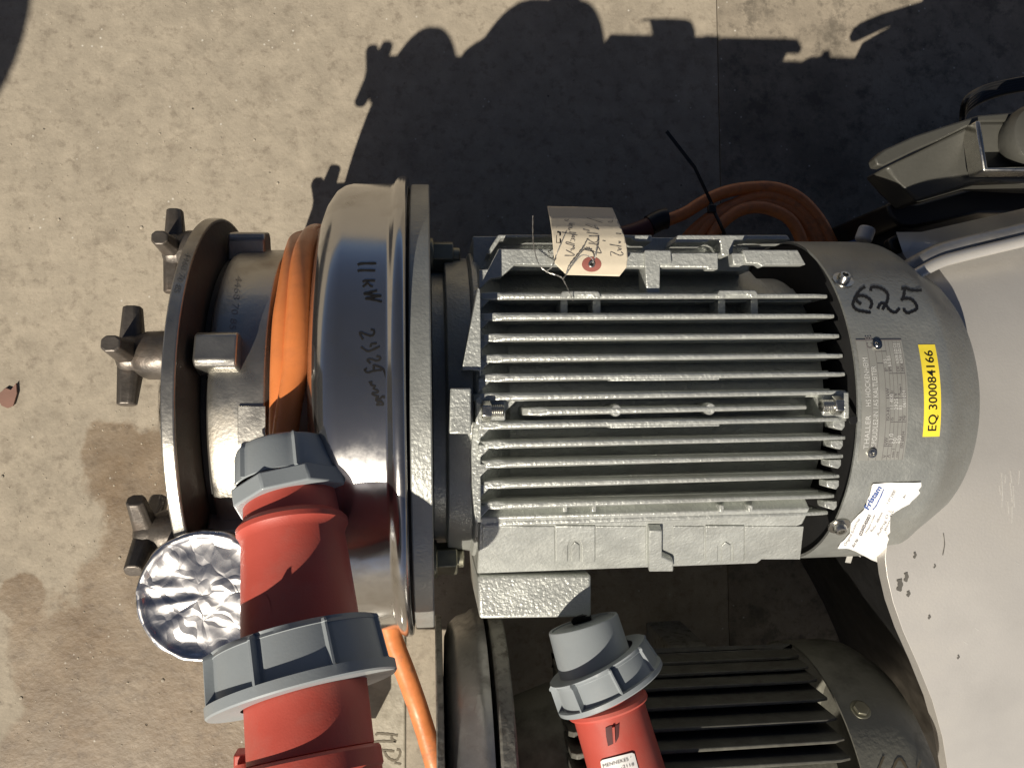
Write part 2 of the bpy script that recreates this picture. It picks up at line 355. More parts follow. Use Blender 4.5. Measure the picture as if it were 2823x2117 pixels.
# a flat machined pad on the body
bm = NB(); prism(bm, [CY(x, y, .1236) for x, y in ((657, 1120), (735, 1120), (735, 1226), (657, 1226))], (0, .0003, .0022)); obj('machined_pad', bm, 'satin', T, bevel=.0005)
def fn_body(e=.0002): return lambda x, y: CY(x, y, .1236 + e)
bm = NB()
text_on(bm, '4468 70 85', 26, (650, 758), math.radians(97), fn_body(), length=150)
obj('stamped_number', bm, mat('stamped_edges', (.30, .29, .27), .4, .8), T, label='stamped serial number on the pump body')
bm = NB(); text_on(bm, '4468 70 85', 24, (512, 692), math.radians(107), lambda x, y: CY(x, y, .1477), length=118)
obj('stamped_number', bm, mat('stamped_edges_cover', (.24, .235, .22), .4, .8), T)
PHI = [math.radians(a) for a in (16.5, 76.5, 136.5, 196.5, 256.5, -43.5)]
for i, a in enumerate(PHI):
    yy, zz = math.sin(a), math.cos(a); rad = Vector((0, yy, zz)); tan = Vector((0, zz, -yy))
    # lug behind the cover: block with a rounded front end and chamfered shoulders
    bm = NB(); c = rad*.1255; hw = .0122
    sec = [c + tan*s*hw + rad*r for s, r in ((-1, -.02), (-1, .007), (-.72, .0115), (.72, .0115), (1, .007), (1, -.02))]
    prism(bm, [p + Vector((-.1525, 0, 0)) for p in sec], (.029, 0, 0))
    for v in bm.verts:
        rr = (v.co - Vector((v.co.x, 0, 0))).dot(rad)
        if v.co.x < -.145 and rr > .130: v.co.x += .0020
    obj('clamp_lug', bm, 'satin', T, bevel=.0016)
    # star knob
    kr = .1225
    o0 = Vector((-.166, yy*kr, zz*kr))
    prof = [(0, .0158), (.004, .0160), (.016, .0156), (.020, .0142), (.0225, .0130), (.026, .0135), (.031, .0125), (.034, .0085), (.035, 0)]
    bm = NB(); lathe(bm, prof, o0, (-1, 0, 0), n=32)
    for k in range(5):
        aa = math.radians(18 + 72*k) + i*.05 if i else math.radians(100 + 90*k if k < 4 else 100)
        if i == 0 and k == 4: continue
        dv = Vector((0, math.sin(aa), math.cos(aa)))
        if i != 0 and k == 4: continue
        if i != 0: aa = math.radians(90*k - 4 + 11*i) ; dv = Vector((0, math.sin(aa), math.cos(aa)))
        tv = Vector((0, math.cos(aa), -math.sin(aa)))
        q = o0 + Vector((-.0265, 0, 0))
        r0 = [q + tv*s*.0075 + Vector((e*.0075, 0, 0)) + dv*.004 for s, e in ((-1, -.6), (-.6, -1), (.6, -1), (1, -.6), (1, .6), (.6, 1), (-.6, 1), (-1, .6))]
        r1 = [q + tv*s*.0052 + Vector((e*.0058 - .0012, 0, 0)) + dv*.0325 for s, e in ((-1, -.5), (-.5, -1), (.5, -1), (1, -.5), (1, .5), (.5, 1), (-.5, 1), (-1, .5))]
        A0 = [bm.verts.new(p) for p in r0]; A1 = [bm.verts.new(p) for p in r1]
        bm.faces.new(A0); bm.faces.new(A1[::-1])
        for j in range(8): bm.faces.new((A0[j], A1[j], A1[(j+1) % 8], A0[(j+1) % 8]))
    bmesh.ops.recalc_face_normals(bm, faces=bm.faces)
    obj('star_knob', bm, 'iron', T, bevel=.0012, seg=3)
# --- suction port
bm = NB(); cx(bm, [(-.168, 0), (-.168, .03), (-.20, .028), (-.20, 0)], n=48); obj('suction_port', bm, 'satin', T)
# --- outlet pipe from the body down and up to the open port
oc = P(564, 1641, .126)
bm = NB(); tube(bm, [Vector((-.125, -.06, -.085)), Vector((-.128, -.115, -.10)), Vector((oc.x, oc.y, -.06)), Vector((oc.x, oc.y, .0)), Vector((oc.x, oc.y, .110))], .022, n=28, k=10)
lathe(bm, [(-.014, .022), (-.012, .033), (-.003, .034), (0, .033), (0, 0)], oc - Vector((0, 0, .006)), (0, 0, 1), n=48)
obj('outlet_port', bm, 'satin', T)
# --- polished collar
bm = NB(); cx(bm, [(-.078, .10), (-.079, .128), (-.0785, .140), (-.0765, .152), (-.0725, .162), (-.067, .1695), (-.062, .1726), (-.056, .1740), (-.028, .1742), (-.0258, .1752), (-.0242, .1783), (-.021, .1800), (-.0175, .1800), (-.0155, .1785), (-.0150, .170), (-.0150, .10)], n=160); obj('steel_collar', bm, 'polish', T, smooth=60)
bm = NB(); cx(bm, [(-.0150, 0), (-.0150, .168), (-.0135, .168), (-.0135, 0)], n=96); obj('rubber_gasket', bm, 'black_gap', T)
bm = NB(); cx(bm, [(-.0135, 0), (-.0135, .174), (0, .174), (0, 0)], n=160); obj('motor_flange', bm, 'hammer_soft', T, bevel=.001)
# handwriting on the collar
def zz(ox, oy, s, pts): return [(ox + x*s, oy + y*s) for x, y in pts]
s1 = 120/452
HW = [[(95, 110), (140, 97), (290, 95)], [(95, 175), (140, 167), (280, 170)], [(148, 290), (180, 275), (278, 275)], [(150, 340), (185, 310), (200, 300), (225, 325), (252, 338)],
      [(298, 378), (230, 395), (158, 412)], [(158, 412), (250, 425), (342, 435)], [(342, 435), (260, 448), (175, 462)], [(175, 462), (260, 475), (348, 495)],
      [(232, 785), (265, 795), (262, 835), (230, 850), (180, 835), (125, 815), (120, 835), (152, 888)], [(228, 968), (240, 935), (295, 930)], [(130, 965), (195, 1008), (240, 1000), (325, 960)],
      [(292, 1062), (325, 1070), (328, 1095), (290, 1110), (245, 1095), (205, 1095), (200, 1110), (230, 1138)], [(192, 1188), (168, 1205), (200, 1232), (260, 1215), (345, 1205)], [(262, 1150), (262, 1200)], [(262, 1155), (340, 1180), (372, 1215), (398, 1298)], [(290, 1160), (350, 1190), (385, 1240)],
      [(212, 1338), (240, 1330), (235, 1362), (275, 1370), (262, 1400), (305, 1420), (300, 1440), (250, 1445), (262, 1465), (310, 1480), (290, 1495), (290, 1530)], [(290, 1500), (330, 1505), (345, 1485), (368, 1478), (370, 1500)], [(290, 1530), (345, 1530), (320, 1545), (295, 1567), (360, 1565), (345, 1535)]]
fc = lambda x, y: CY(x, y, .1745)
bm = NB()
for q in HW: stroke(bm, zz(960, 700, s1, q), 5.2, fc)
obj('handwriting', bm, 'ink', T, label='11 kW 2925 min written in black marker on the polished collar')
# --- lantern, bolts
bm = NB(); cx(bm, [(0, 0), (0, .108), (.010, .108), (.0105, .116), (.0285, .118), (.029, 0)], n=96); obj('lantern_ring', bm, 'hammer_soft', T, bevel=.001)
bm = NB(); pprism(bm, [(1241, 1070), (1299, 1070), (1299, 1196), (1238, 1196)], .150, .035); obj('lifting_lug', bm, 'hammer', T, bevel=.001)
for a in (60, 120, 180, 240, 300, -22):
    ar = math.radians(a if a > 0 else 338)
for py_, s in ((708, 1), (1540, -1)):
    p = P(1210, py_, .03); y0 = p.y
    for zq in (.03, -.10):
        bm = NB(); hexhead(bm, (.0005, y0 if zq > 0 else y0*.8, zq), XD, .0125, .0175, rot=.3); lathe(bm, [(0, .0145), (.0025, .0145), (.0025, 0)], (.0002, y0 if zq > 0 else y0*.8, zq), XD, n=24)
        lathe(bm, [(.0175, .007), (.0230, .007), (.0235, 0)], (.0002, y0 if zq > 0 else y0*.8, zq), XD, n=20)
        obj('flange_bolt', bm, 'dark_bolt', T, bevel=.0008)
# --- motor housing
RT = .130
bm = NB(); cx(bm, [(.0285, 0), (.0285, .118), (.030, .1215), (.034, .1215), (.054, .102), (.283, .102), (.283, 0)], n=128); obj('motor_housing', bm, 'hammer', T, bevel=.0006)
bm = NB()
pprism(bm, [(1318, 792), (1273, 1021), (1297, 1019), (1321, 1022), (1322, 1036), (1326, 1036), (1324, 800)], .134, .04); obj('end_shield_edge', bm, 'hammer', T, bevel=.0008)
bm = NB(); pprism(bm, [(1303, 1178), (1299, 1250), (1301, 1340), (1309, 1440), (1326, 1440), (1326, 1178)], .122, .04); obj('end_shield_edge', bm, 'hammer', T, bevel=.0008)
def fin_end_x(y): return .2865
def make_fin(y, x0, x1, rt=RT, ay=0, az=0, parent=T, m='hammer', core=.098, wt=.0013, step=True):
    zt = math.sqrt(max(rt*rt - y*y, 1e-6)); zb = math.sqrt(max(core*core - y*y, 1e-6))
    bm = NB(); wb = .0024
    c = (zt-zb)
    # side outline in XZ: chamfered ends; drawn as thin wedge
    out = [(x0, zb), (x0, zt-.0045), (x0+.004, zt-.0012), (x0+.012, zt-.0010), (x0+.018, zt), (x1-.010, zt), (x1-.006, zt-.0012), (x1, zt-.003), (x1, zb)]
    l_, r_ = [], []
    for x, z in out:
        k = (z-zb)/(zt-zb); hw = wb + (wt-wb)*k
        if abs(x-x0) < .016: hw += .0010
        l_.append(bm.verts.new((x, ay+y-hw, az+z))); r_.append(bm.verts.new((x, ay+y+hw, az+z)))
    bm.faces.new(l_); bm.faces.new(r_[::-1]); n = len(out)
    for i in range(n): bm.faces.new((l_[i], r_[i], r_[(i+1) % n], l_[(i+1) % n]))
    bmesh.ops.recalc_face_normals(bm, faces=bm.faces)
    if step:
        z1 = zt - .0145
        if z1 > zb: box(bm, x0+.012, x1-.006, ay+y-wb-.0006, ay+y+wb+.0006, az+zb-.002, az+z1)
    return obj('cooling_fin', bm, m, parent, bevel=.0007)
FY = [816, 873, 930, 987, 1040, 1093, 1170, 1223, 1276, 1333, 1390, 1438]
for py_ in FY:
    p = CY(1500, py_, RT); make_fin(p.y, .0315 if py_ not in (1093, 1170) else .0275, .2865)
p = CY(1700, 1131, RT-.001); YM = p.y; make_fin(YM, .060, .258, rt=RT-.001)
for px_ in (1700, 1960):
    q = CY(px_, 1130, RT-.001); bm = NB(); lathe(bm, [(-.03, .0042), (-.002, .0042), (.0004, .0034), (.0008, 0)], (q.x, YM, RT-.002), (0, 0, 1), n=16); obj('fin_boss', bm, 'hammer', T)
# thicker cast runs on some fins
for py_ in (1041, 1171):
    a = CY(1683, py_+2, RT); b = CY(1985, py_+2, RT); zt = math.sqrt(RT**2-a.y**2)
    bm = NB(); box(bm, a.x, b.x, a.y-.0018, a.y+.0010, zt-.02, zt-.0006); obj('fin_thickening', bm, 'hammer', T, bevel=.0006)
# bolt blocks
ya, yb = CY(1400, 1093, RT).y, CY(1400, 1170, RT).y
for (x0, x1, bx, dirn) in ((.0285, .0485, .0325, 1), (.2685, .2875, .2800, -1)):
    bm = NB(); box(bm, x0, x1, yb, ya, .08, .1275)
    box(bm, x0 if dirn > 0 else x1-.0045, x0+.0045 if dirn > 0 else x1, yb, ya, .12, .1288)
    obj('bolt_block', bm, 'hammer', T, bevel=.0012)
    bm = NB(); yc = (ya+yb)/2; hexhead(bm, (bx if dirn > 0 else bx, yc, .1305), (dirn, 0, 0), .0068, .0062, rot=math.pi/6); hb = obj('hex_bolt', bm, 'zinc', T, bevel=.0006)
    bm = NB(); pr = [(0, .0042)]; t = 0
    for k in range(6): pr += [(t+.0004, .0042), (t+.0009, .0036), (t+.0013, .0042)]; t += .0013
    pr += [(t+.0005, .0034), (t+.0005, 0)]
    lathe(bm, pr, (bx + dirn*.0062, yc, .1305), (dirn, 0, 0), n=20); obj('bolt_thread', bm, 'zinc', hb)
    if dirn > 0:
        bm = NB(); prism(bm, [Vector((.0485, ya-.001, .1215)), Vector((.0585, ya-.001, .1215)), Vector((.0495, YM+.0005, .1205)), Vector((.0485, YM+.0005, .1205))], (0, 0, -.02)); obj('gusset', bm, 'hammer', T, bevel=.0006)
# webs that close the fin gaps at both ends
for py_ in FY[:5] + FY[6:11]:
    q = CY(1340, py_, RT); zt = q.z - .002
    bm = NB(); pprism(bm, [(1318, py_+2), (1372, py_+4), (1352, py_+10), (1318, py_+44)], zt, .02); obj('end_web', bm, 'hammer', T, bevel=.0008)
for py_ in FY[6:11]:
    q = CY(2300, py_-4, RT); zt = q.z - .002; dx = (py_-1170)*.10
    bm = NB(); pprism(bm, [(2296-dx, py_-8), (2330-dx, py_-10), (2330-dx, py_+6), (2322-dx, py_+16), (2296-dx, py_+8)], zt, .012); obj('end_web', bm, 'hammer', T, bevel=.0006)
# the sloping mounting pads on both sides
for sgn in (1, -1):
    y0, z0, y1, z1 = .0785, .1030, .1262, .0590
    if sgn > 0: y0, z0, z1 = .0765, .0680, .0050
    o_ = Vector((0, sgn*y0, z0)); dn = Vector((0, sgn*(y1-y0), z1-z0)); ln = dn.length; dn.normalize(); nrm = Vector((0, sgn*-dn.z, abs(dn.y))).normalized()
    outl = [(.0320, 0), (.2700 if sgn < 0 else .2840, 0), (.2700 if sgn < 0 else .2840, .018), (.2655, .0205), (.2630, .030), (.2595, .034), (.2585, .043), (.2480, ln), (.0320, ln)]
    bm = NB(); prism(bm, [o_ + Vector((x, 0, 0)) + dn*s for x, s in outl], -nrm*.012)
    obj('mounting_pad', bm, 'hammer', T, bevel=.0012)
    bm = NB(); box(bm, .0320, .247, min(sgn*.100, sgn*.1262), max(sgn*.100, sgn*.1262), -.055, .0575); obj('side_wall', bm, 'hammer', T, bevel=.001)
    if sgn < 0:
        f0 = lambda x, y, o_=o_, nrm=nrm: PLN(x, y, o_ + nrm*.0002, nrm)
        f1 = lambda x, y, o_=o_, nrm=nrm: PLN(x, y, o_ + nrm*.0008, nrm)
        # L-shaped lip
        bm = NB(); prism(bm, [f0(x, y) for x, y in ((1784, 1444), (1820, 1444), (1820, 1516), (1832, 1521), (1851, 1530), (1851, 1556), (1784, 1556))], nrm*.0065); obj('bracket_lip', bm, 'hammer', T, bevel=.0009)
        for (xa, xb, xc, xd) in ((1531, 1640, 1565, 1604), (1944, 2051, 1978, 2020)):
            bm = NB(); prism(bm, [f0(x, y) for x, y in ((xa, 1447), (xb, 1447), (xb, 1545), (xd, 1545), (xd, 1500), (xd-8, 1484), ((xc+xd)/2, 1479), (xc+6, 1486), (xc, 1502), (xc, 1545), (xa, 1545))], nrm*.0013); obj('raised_panel', bm, 'hammer', T, bevel=.0006)
            bm = NB(); prism(bm, [f0(x, y) for x, y in ((xc+10, 1545), (xc+10, 1503), ((xc+xd)/2, 1492), (xd-7, 1500), (xd-7, 1545))], nrm*.0010); obj('raised_panel', bm, 'hammer', T, bevel=.0005)
        bm = NB(); prism(bm, [f0(x, y) for x, y in ((1530, 1553), (1381, 1553), (1365, 1530), (1350, 1508), (1330, 1506), (1330, 1450), (1528, 1450))], nrm*.0007); obj('raised_panel', bm, 'hammer', T, bevel=.0005)
        bm = NB(); prism(bm, [f0(x, y) for x, y in ((1642, 1450), (1780, 1450), (1780, 1541), (1642, 1541))], nrm*.0006); obj('raised_panel', bm, 'hammer', T, bevel=.0005)
        bm = NB(); prism(bm, [f0(x, y) for x, y in ((1855, 1450), (1940, 1450), (1940, 1538), (1855, 1538))], nrm*.0005); obj('raised_panel', bm, 'hammer', T, bevel=.0005)
        bm = NB(); prism(bm, [f0(x, y) for x, y in ((2054, 1450), (2215, 1450), (2205, 1540), (2054, 1540))], nrm*.0005); obj('raised_panel', bm, 'hammer', T, bevel=.0005)
# terminal box below the pad
bm = NB(); q0, q1 = P(1316, 1595, .054), P(1630, 1704, .054)
prism(bm, [P(1316, 1586, .054), P(1630, 1584, .054), P(1630, 1701, .054), P(1322, 1706, .054)], (0, 0, -.13)); obj('terminal_box', bm, 'hammer', T, bevel=.0022, seg=3)
# upper pad lips that stand up towards the camera
LIPS = [(.098, .009, [(1320, 800), (1320, 744), (1346, 742), (1374, 686), (1600, 687), (1776, 697), (1980, 697), (1980, 743), (1950, 743), (1950, 737), (1700, 736), (1420, 729), (1380, 765), (1352, 768)]),
        (.098, .009, [(2018, 698), (2052, 698), (2052, 731), (2022, 731)]),
        (.0995, .009, [(2048, 689), (2200, 689), (2222, 730), (2110, 730), (2102, 736), (2090, 727), (2056, 726)]),
        (.084, .030, [(1374, 647), (1798, 648), (1798, 667), (1752, 667), (1738, 657), (1382, 656), (1352, 701), (1340, 700)]),  # lip stops short here; the break stands in for a shadow band
        (.084, .030, [(1869, 648), (2170, 648), (2180, 661), (2058, 661), (2052, 665), (2024, 666), (2020, 700), (2000, 707), (1989, 702), (1986, 668), (1976, 662), (1957, 662), (1950, 669), (1860, 669)]),
        (.101, .02, [(1776, 696), (1780, 689), (1850, 690), (1853, 728), (1820, 729), (1819, 809), (1783, 809)]),
        (.1085, .02, [(1545, 814), (1551, 802), (1650, 802), (1657, 813), (1656, 823), (1636, 823), (1633, 816), (1566, 816), (1562, 823), (1545, 823)]),
        (.1085, .02, [(1979, 814), (1984, 800), (2083, 800), (2091, 811), (2090, 821), (2071, 821), (2068, 814), (2002, 814), (1998, 822), (1980, 822)])]
for z_, h_, pl in LIPS:
    bm = NB(); pprism(bm, pl, z_, h_); obj('casting_lip', bm, 'hammer', T, bevel=.0008)
for (xa, xb) in ((1545, 1565), (1634, 1656), (1980, 2000), (2070, 2090)):      # pocket walls between the upper fins
    bm = NB(); pprism(bm, [(xa, 820), (xb, 820), (xb, 872), (xa, 872)], .100, .02); obj('pocket_wall', bm, 'hammer', T, bevel=.0005)
for xa in (1558, 1638, 1990, 2070):
    bm = NB(); pprism(bm, [(xa-7, 1392), (xa+7, 1392), (xa+6, 1411), (xa-6, 1411)], .106, .02); obj('pocket_wall', bm, 'hammer', T, bevel=.0006)
# --- fan cowl
RC = .1325
bm = NB(); cx(bm, [(.350, .1305), (.2915, .1305), (.2915, RC), (.352, RC), (.359, .1318), (.364, .1295), (.372, .1240), (.396, .1100), (.4005, .106), (.402, .100), (.402, 0)], n=160); COWL = obj('fan_cowl', bm, 'hammer_soft', T, smooth=22)
bm = NB(); cx(bm, [(.2935, 0), (.2935, .1302), (.2945, .1302), (.2945, 0)]); obj('gap_shade_disc', bm, 'black_gap', T)  # added black disc that keeps the gap behind the fins dark
fco = lambda e: (lambda x, y: CY(x, y, RC + e))
s2 = 240/2212
SIX = [[(600, 190), (480, 270), (370, 420), (310, 560), (290, 650), (340, 740), (440, 800), (560, 820), (690, 845), (740, 825)], [(370, 450), (460, 420), (580, 430), (690, 490), (760, 570), (765, 660), (720, 750)], [(370, 480), (400, 560), (500, 635)], [(740, 300), (765, 210), (860, 195), (990, 225), (1090, 280), (1170, 370), (1180, 480), (1150, 590), (1090, 690), (1040, 780)], [(925, 755), (970, 650), (1040, 610), (1130, 660), (1200, 760), (1290, 830), (1380, 840), (1430, 790), (1480, 740)],
       [(1520, 235), (1640, 225), (1740, 270), (1900, 285), (2040, 275)], [(1610, 240), (1590, 380), (1570, 470)], [(1515, 540), (1560, 500), (1700, 490), (1800, 530), (1880, 620), (1920, 720), (1880, 780), (1770, 830), (1680, 860), (1600, 800), (1590, 740)]]
bm = NB()
for q in SIX: stroke(bm, zz(2320, 770, s2, q), 8.0, fco(.0003))
obj('handwritten_number', bm, 'ink', T, label='625 written in black marker on the fan cowl')
# yellow equipment label
def cylf(r): return lambda x, s: Vector((x, r*math.sin(s/r), r*math.cos(s/r)))
def inv(px_, py_, r): p = CY(px_, py_, r); return p.x, r*math.atan2(p.y, p.z)
x0, sT = inv(2530, 950, RC); x1, _ = inv(2576, 948, RC); _, sB = inv(2545, 1204, RC)
bm = sheet2d([(x0, sB), (x1, sB), (x1, sT), (x0, sT)], cylf(RC+.0003), cut=.004); LB = obj('equipment_label', bm, 'yellow', T)
bm = NB(); fy = cylf(RC+.00045)
def vtext(bm, txt, size, x, s, fn, length=None, bold=0.): text_on(bm, txt, size, (x, s), math.pi/2, lambda a, b: fn(a, b), bold, length)
def vt(bm, txt, size, x, s, fn, length=None, bold=0.):
    t = text2d(txt, size, bold); wd = max([v.co.x for v in t.verts] or [1]); sc = length/wd if length else 1
    for v in t.verts: v.co = fn(x - v.co.y, s + v.co.x*sc)
    merge(bm, t)
vt(bm, 'EQ 300084166', .0090, x0 + (x1-x0)*.76, sB+.0035, fy, length=(sT-sB)-.0080, bold=.0001)
obj('label_lettering', bm, 'ink', LB)
# name plate
nx0, nT = inv(2358, 938, RC); nx1, _ = inv(2484, 940, RC); _, nB = inv(2440, 1268, RC)
bm = sheet2d([(nx0, nB), (nx1, nB), (nx1, nT), (nx0, nT)], cylf(RC+.0004), cut=.004); NP = obj('name_plate', bm, 'plate', T)
bm = NB(); fy = cylf(RC+.0006); w_ = nx1-nx0; h_ = nT-nB
cols = [nx0 + w_*k for k in (.22, .38, .52, .62, .70, .79, .88, .965)]
def ln(xa, sa, xb, sb, wd=.00035): stroke(bm, [(xa, sa), (xb, sb)], wd, fy)
ln(nx0, nT, nx1, nT, .0009)
for k, xx in enumerate(cols): ln(xx, nB, xx, nT)
for s_ in (.10, .315, .53, .55, .725, .90): pass
for (ca, cb, s_) in ((0, 7, .515), (3, 5, .715), (1, 3, .90), (1, 2, .80), (3, 5, .32), (5, 7, .715), (5, 7, .32), (2, 4, .12)):
    ln(cols[ca] if ca else cols[2], nB+h_*s_, cols[cb], nB+h_*s_)
for txt, x_, s_, sz in (('Type', cols[1]-.001, .02, .0050), ('kW', cols[3]-.0008, .13, .0036), ('Hz', cols[4]-.0006, .13, .0034), ('V', cols[3]-.0006, .02, .0034), ('A', cols[4]-.0005, .02, .0034), ('min-1', cols[5]-.0006, .02, .0030), ('cos', cols[6]-.0006, .02, .0032), ('EN 60034', cols[7]-.0006, .10, .0030),
                         ('ISO-KI', cols[3]-.0008, .33, .0034), ('IS', cols[4]-.0006, .33, .0034), ('kW', cols[3]-.0008, .53, .0036), ('Hz', cols[4]-.0006, .53, .0034), ('V', cols[5]-.0009, .53, .0036), ('A', cols[6]-.0009, .53, .0036), ('min-1', cols[6]-.0006, .56, .0026), ('cos', cols[7]-.0006, .53, .0030), ('IP', cols[3]-.0008, .73, .0034), ('IM', cols[4]-.0006, .73, .0034), ('kg', cols[6]-.0008, .33, .0034), ('Nr', cols[7]-.0006, .33, .0034), ('DE', cols[6]-.0008, .73, .0032), ('NDE', cols[7]-.0006, .73, .0030)):
    vt(bm, txt, sz, x_, nB+h_*s_, fy)
vt(bm, 'C E', .0062, cols[1]-.0012, nB+h_*.925, fy, bold=.0002)
obj('plate_print', bm, 'ink_grey', NP)
bm = NB()
for txt, x_, s_, sz, l_ in (('THALLER', cols[0]-.0012, .10, .0052, h_*.28), ('HS HOCKENHEIM', cols[0]-.0012, .45, .0052, h_*.40), ('SPOUDLE2-IN 1AS KALTLEITER', cols[1]-.0012, .12, .0050, h_*.66), ('B3/B5', cols[4]-.0006, .77, .0034, None), ('55', cols[3]-.0008, .80, .0034, None), ('6309 2Z/C3', cols[6]-.0008, .80, .0030, None), ('6309 2Z/C3', cols[7]-.0008, .80, .0030, None), ('11 400', cols[4]-.0008, .42, .0040, None), ('2925', cols[5]-.0004, .42, .0040, None), ('83', cols[6]-.0006, .42, .0034, None), ('0611034', cols[7]-.0006, .44, .0034, None), ('11.0', cols[4], .14, .0044, None), ('50', cols[5], .14, .0044, None), ('400', cols[6], .14, .0040, None)):
    vt(bm, txt, sz, x_, nB+h_*s_, fy, length=l_)
obj('plate_print', bm, 'ink_pale', NP)
def surf_screw(px_, py_, r, name, sc=1., parent=T, m='zinc', h=.006):
    p = CY(px_, py_, r); n = Vector((0, p.y, p.z)).normalized()
    bm = NB()
    lathe(bm, [(0, .0078*sc), (.0012, .0076*sc), (.0013, .0048*sc), (h*.75, .0044*sc), (h, .0036*sc), (h, .0022*sc), (h*.55, .0018*sc), (h*.5, 0)], p, n, n=28)
    return obj(name, bm, m, parent, smooth=30)
surf_screw(2323, 774, RC, 'cowl_screw')
surf_screw(2312, 1448, RC, 'cowl_screw', 1.05)
surf_screw(2417, 951, RC+.0004, 'plate_rivet', .45, NP, h=.002); surf_screw(2403, 1248, RC+.0004, 'plate_rivet', .45, NP, h=.002)
bm = NB(); lathe(bm, [(0, .0032), (.0006, .003), (.0007, 0)], CY(2352, 1158, RC), Vector((0, -.1, 1)), n=14); obj('drip_notch', bm, 'black', T)  # black disc coloured as the dark inside of a drip notch
# torn maker's sticker
ST = [(2405, 1331), (2470, 1329), (2537, 1327), (2538, 1338), (2530, 1348), (2534, 1356), (2525, 1366), (2506, 1388), (2482, 1397), (2466, 1410), (2454, 1422), (2452, 1440), (2452, 1463), (2434, 1460), (2444, 1470), (2449, 1482), (2443, 1500), (2438, 1520), (2432, 1533), (2420, 1534), (2400, 1528), (2374, 1519), (2356, 1511), (2340, 1507), (2307, 1505), (2326, 1485), (2341, 1466), (2345, 1440), (2365, 1416), (2380, 1402), (2396, 1363), (2401, 1336)]
def fst(e):
    def f(x, y):
        p = CY(x, y, RC); n = Vector((0, p.y, p.z)).normalized()
        k = .0009*abs(math.sin((x*.8-y)*.035)) + .0006*noise.noise(Vector((x*.03, y*.05, 0)))
        if y > 1495: k += (y-1495)*.00009
        return p + n*(max(k, 0)+.0004+e)
    return f
bm = sheet2d(ST, fst(0), cut=5.); SK = obj('maker_sticker', bm, 'white', T, smooth=50, label='torn white maker sticker with blue lettering')
bm = NB(); text_on(bm, 'Fristam', 21, (2392, 1404), math.radians(-60), fst(.0002), length=72, bold=.6)
stroke(bm, [(2404, 1402), (2414, 1390), (2422, 1372), (2434, 1346)], 2.6, fst(.0002)); obj('sticker_lettering', bm, 'blue', SK)
bm = NB()
text_on(bm, '0260545001', 13, (2374, 1474), math.radians(-66), fst(.0002), length=62, bold=.5)
text_on(bm, 'Original Ersatzteil', 10, (2330, 1502), math.radians(-62), fst(.0002), length=84)
text_on(bm, 'Art Nr', 11, (2352, 1504), math.radians(-58), fst(.0002), length=26, bold=.2)
text_on(bm, 'Hopper-Code', 8, (2388, 1468), math.radians(-66), fst(.0002), length=56)
text_on(bm, 'Bohr. 48mm', 9, (2402, 1464), math.radians(-60), fst(.0002), length=60)
text_on(bm, 'Auftrag O. L', 10, (2420, 1474), math.radians(-62), fst(.0002), length=78)
text_on(bm, '1 ST 2900', 11, (2446, 1388), math.radians(-58), fst(.0002), length=42)
text_on(bm, 'Bem. Stk', 8, (2440, 1460), math.radians(-66), fst(.0002), length=60)
text_on(bm, 'Ber.', 8, (2492, 1372), math.radians(-62), fst(.0002)); obj('sticker_lettering', bm, 'ink_grey', SK)
for k, pl in enumerate(([(2340, 1516), (2356, 1519), (2345, 1552), (2330, 1550)], [(2362, 1516), (2370, 1524), (2373, 1536), (2366, 1532)])):
    bm = NB(); pprism(bm, pl, .012 - .01*k, .0004); obj('sticker_scrap', bm, mat('clear_tape_scrap', (.5, .49, .46), .3), T)
# foot of the main pump (stands on the ground)
for xa in (-.012, .08, .22):
    bm = NB(); box(bm, xa, xa+(.012 if xa < 0 else .04), -.10, .10, -A, -.08); obj('support_foot', bm, 'rusty', T, bevel=.002)

# ------------------------------------------------------------------ foil covers
FO = []
bm = NB()
def crumple(a, i, r): return r + .0014*noise.noise(Vector((a*3, i*.9, 1.)))*2
lathe(bm, [(.0, .030), (.002, .044), (.006, .047), (.018, .046), (.022, .047), (.030, .045), (.035, .038), (.037, .024), (.038, 0)], (-.168, 0, 0), (-1, 0, 0), n=96, rf=crumple)
t_ = obj('foil_cover', bm, 'foil', base=(-.19, 0, 0), smooth=60, label='crumpled foil wrapped over the pump inlet facing left', cat='foil cover', group='foil covers on the pump openings')
bm = NB()
cz_ = [(-.030, .040), (-.020, .049), (-.010, .0520), (-.002, .0530), (.002, .0532), (.0036, .0515), (.0036, .0490), (.0026, .0470), (.0018, .044), (.0016, .036), (.0014, .028), (.0016, .018), (.0014, .009), (.0014, 0)]
cz_ = [(t, q*.785) for t, q in cz_]
lathe(bm, cz_, oc + Vector((0, 0, 0)), (0, 0, 1), n=120, rf=lambda a, i, r: r + (.0012*noise.noise(Vector((math.cos(a)*4, math.sin(a)*4, i*.8))) if i < 6 else 0))
for v in bm.verts:
    dq = (v.co - oc); rr = math.hypot(dq.x, dq.y)
    if rr < .036: v.co.z += .0022*noise.noise(Vector((v.co.x*70, v.co.y*130, 3)))
obj('foil_cover', bm, 'foil', base=oc, smooth=70, label='round foil cap with a thick rim over the upright outlet, lower left of the pump', cat='foil cover', group='foil covers on the pump openings')

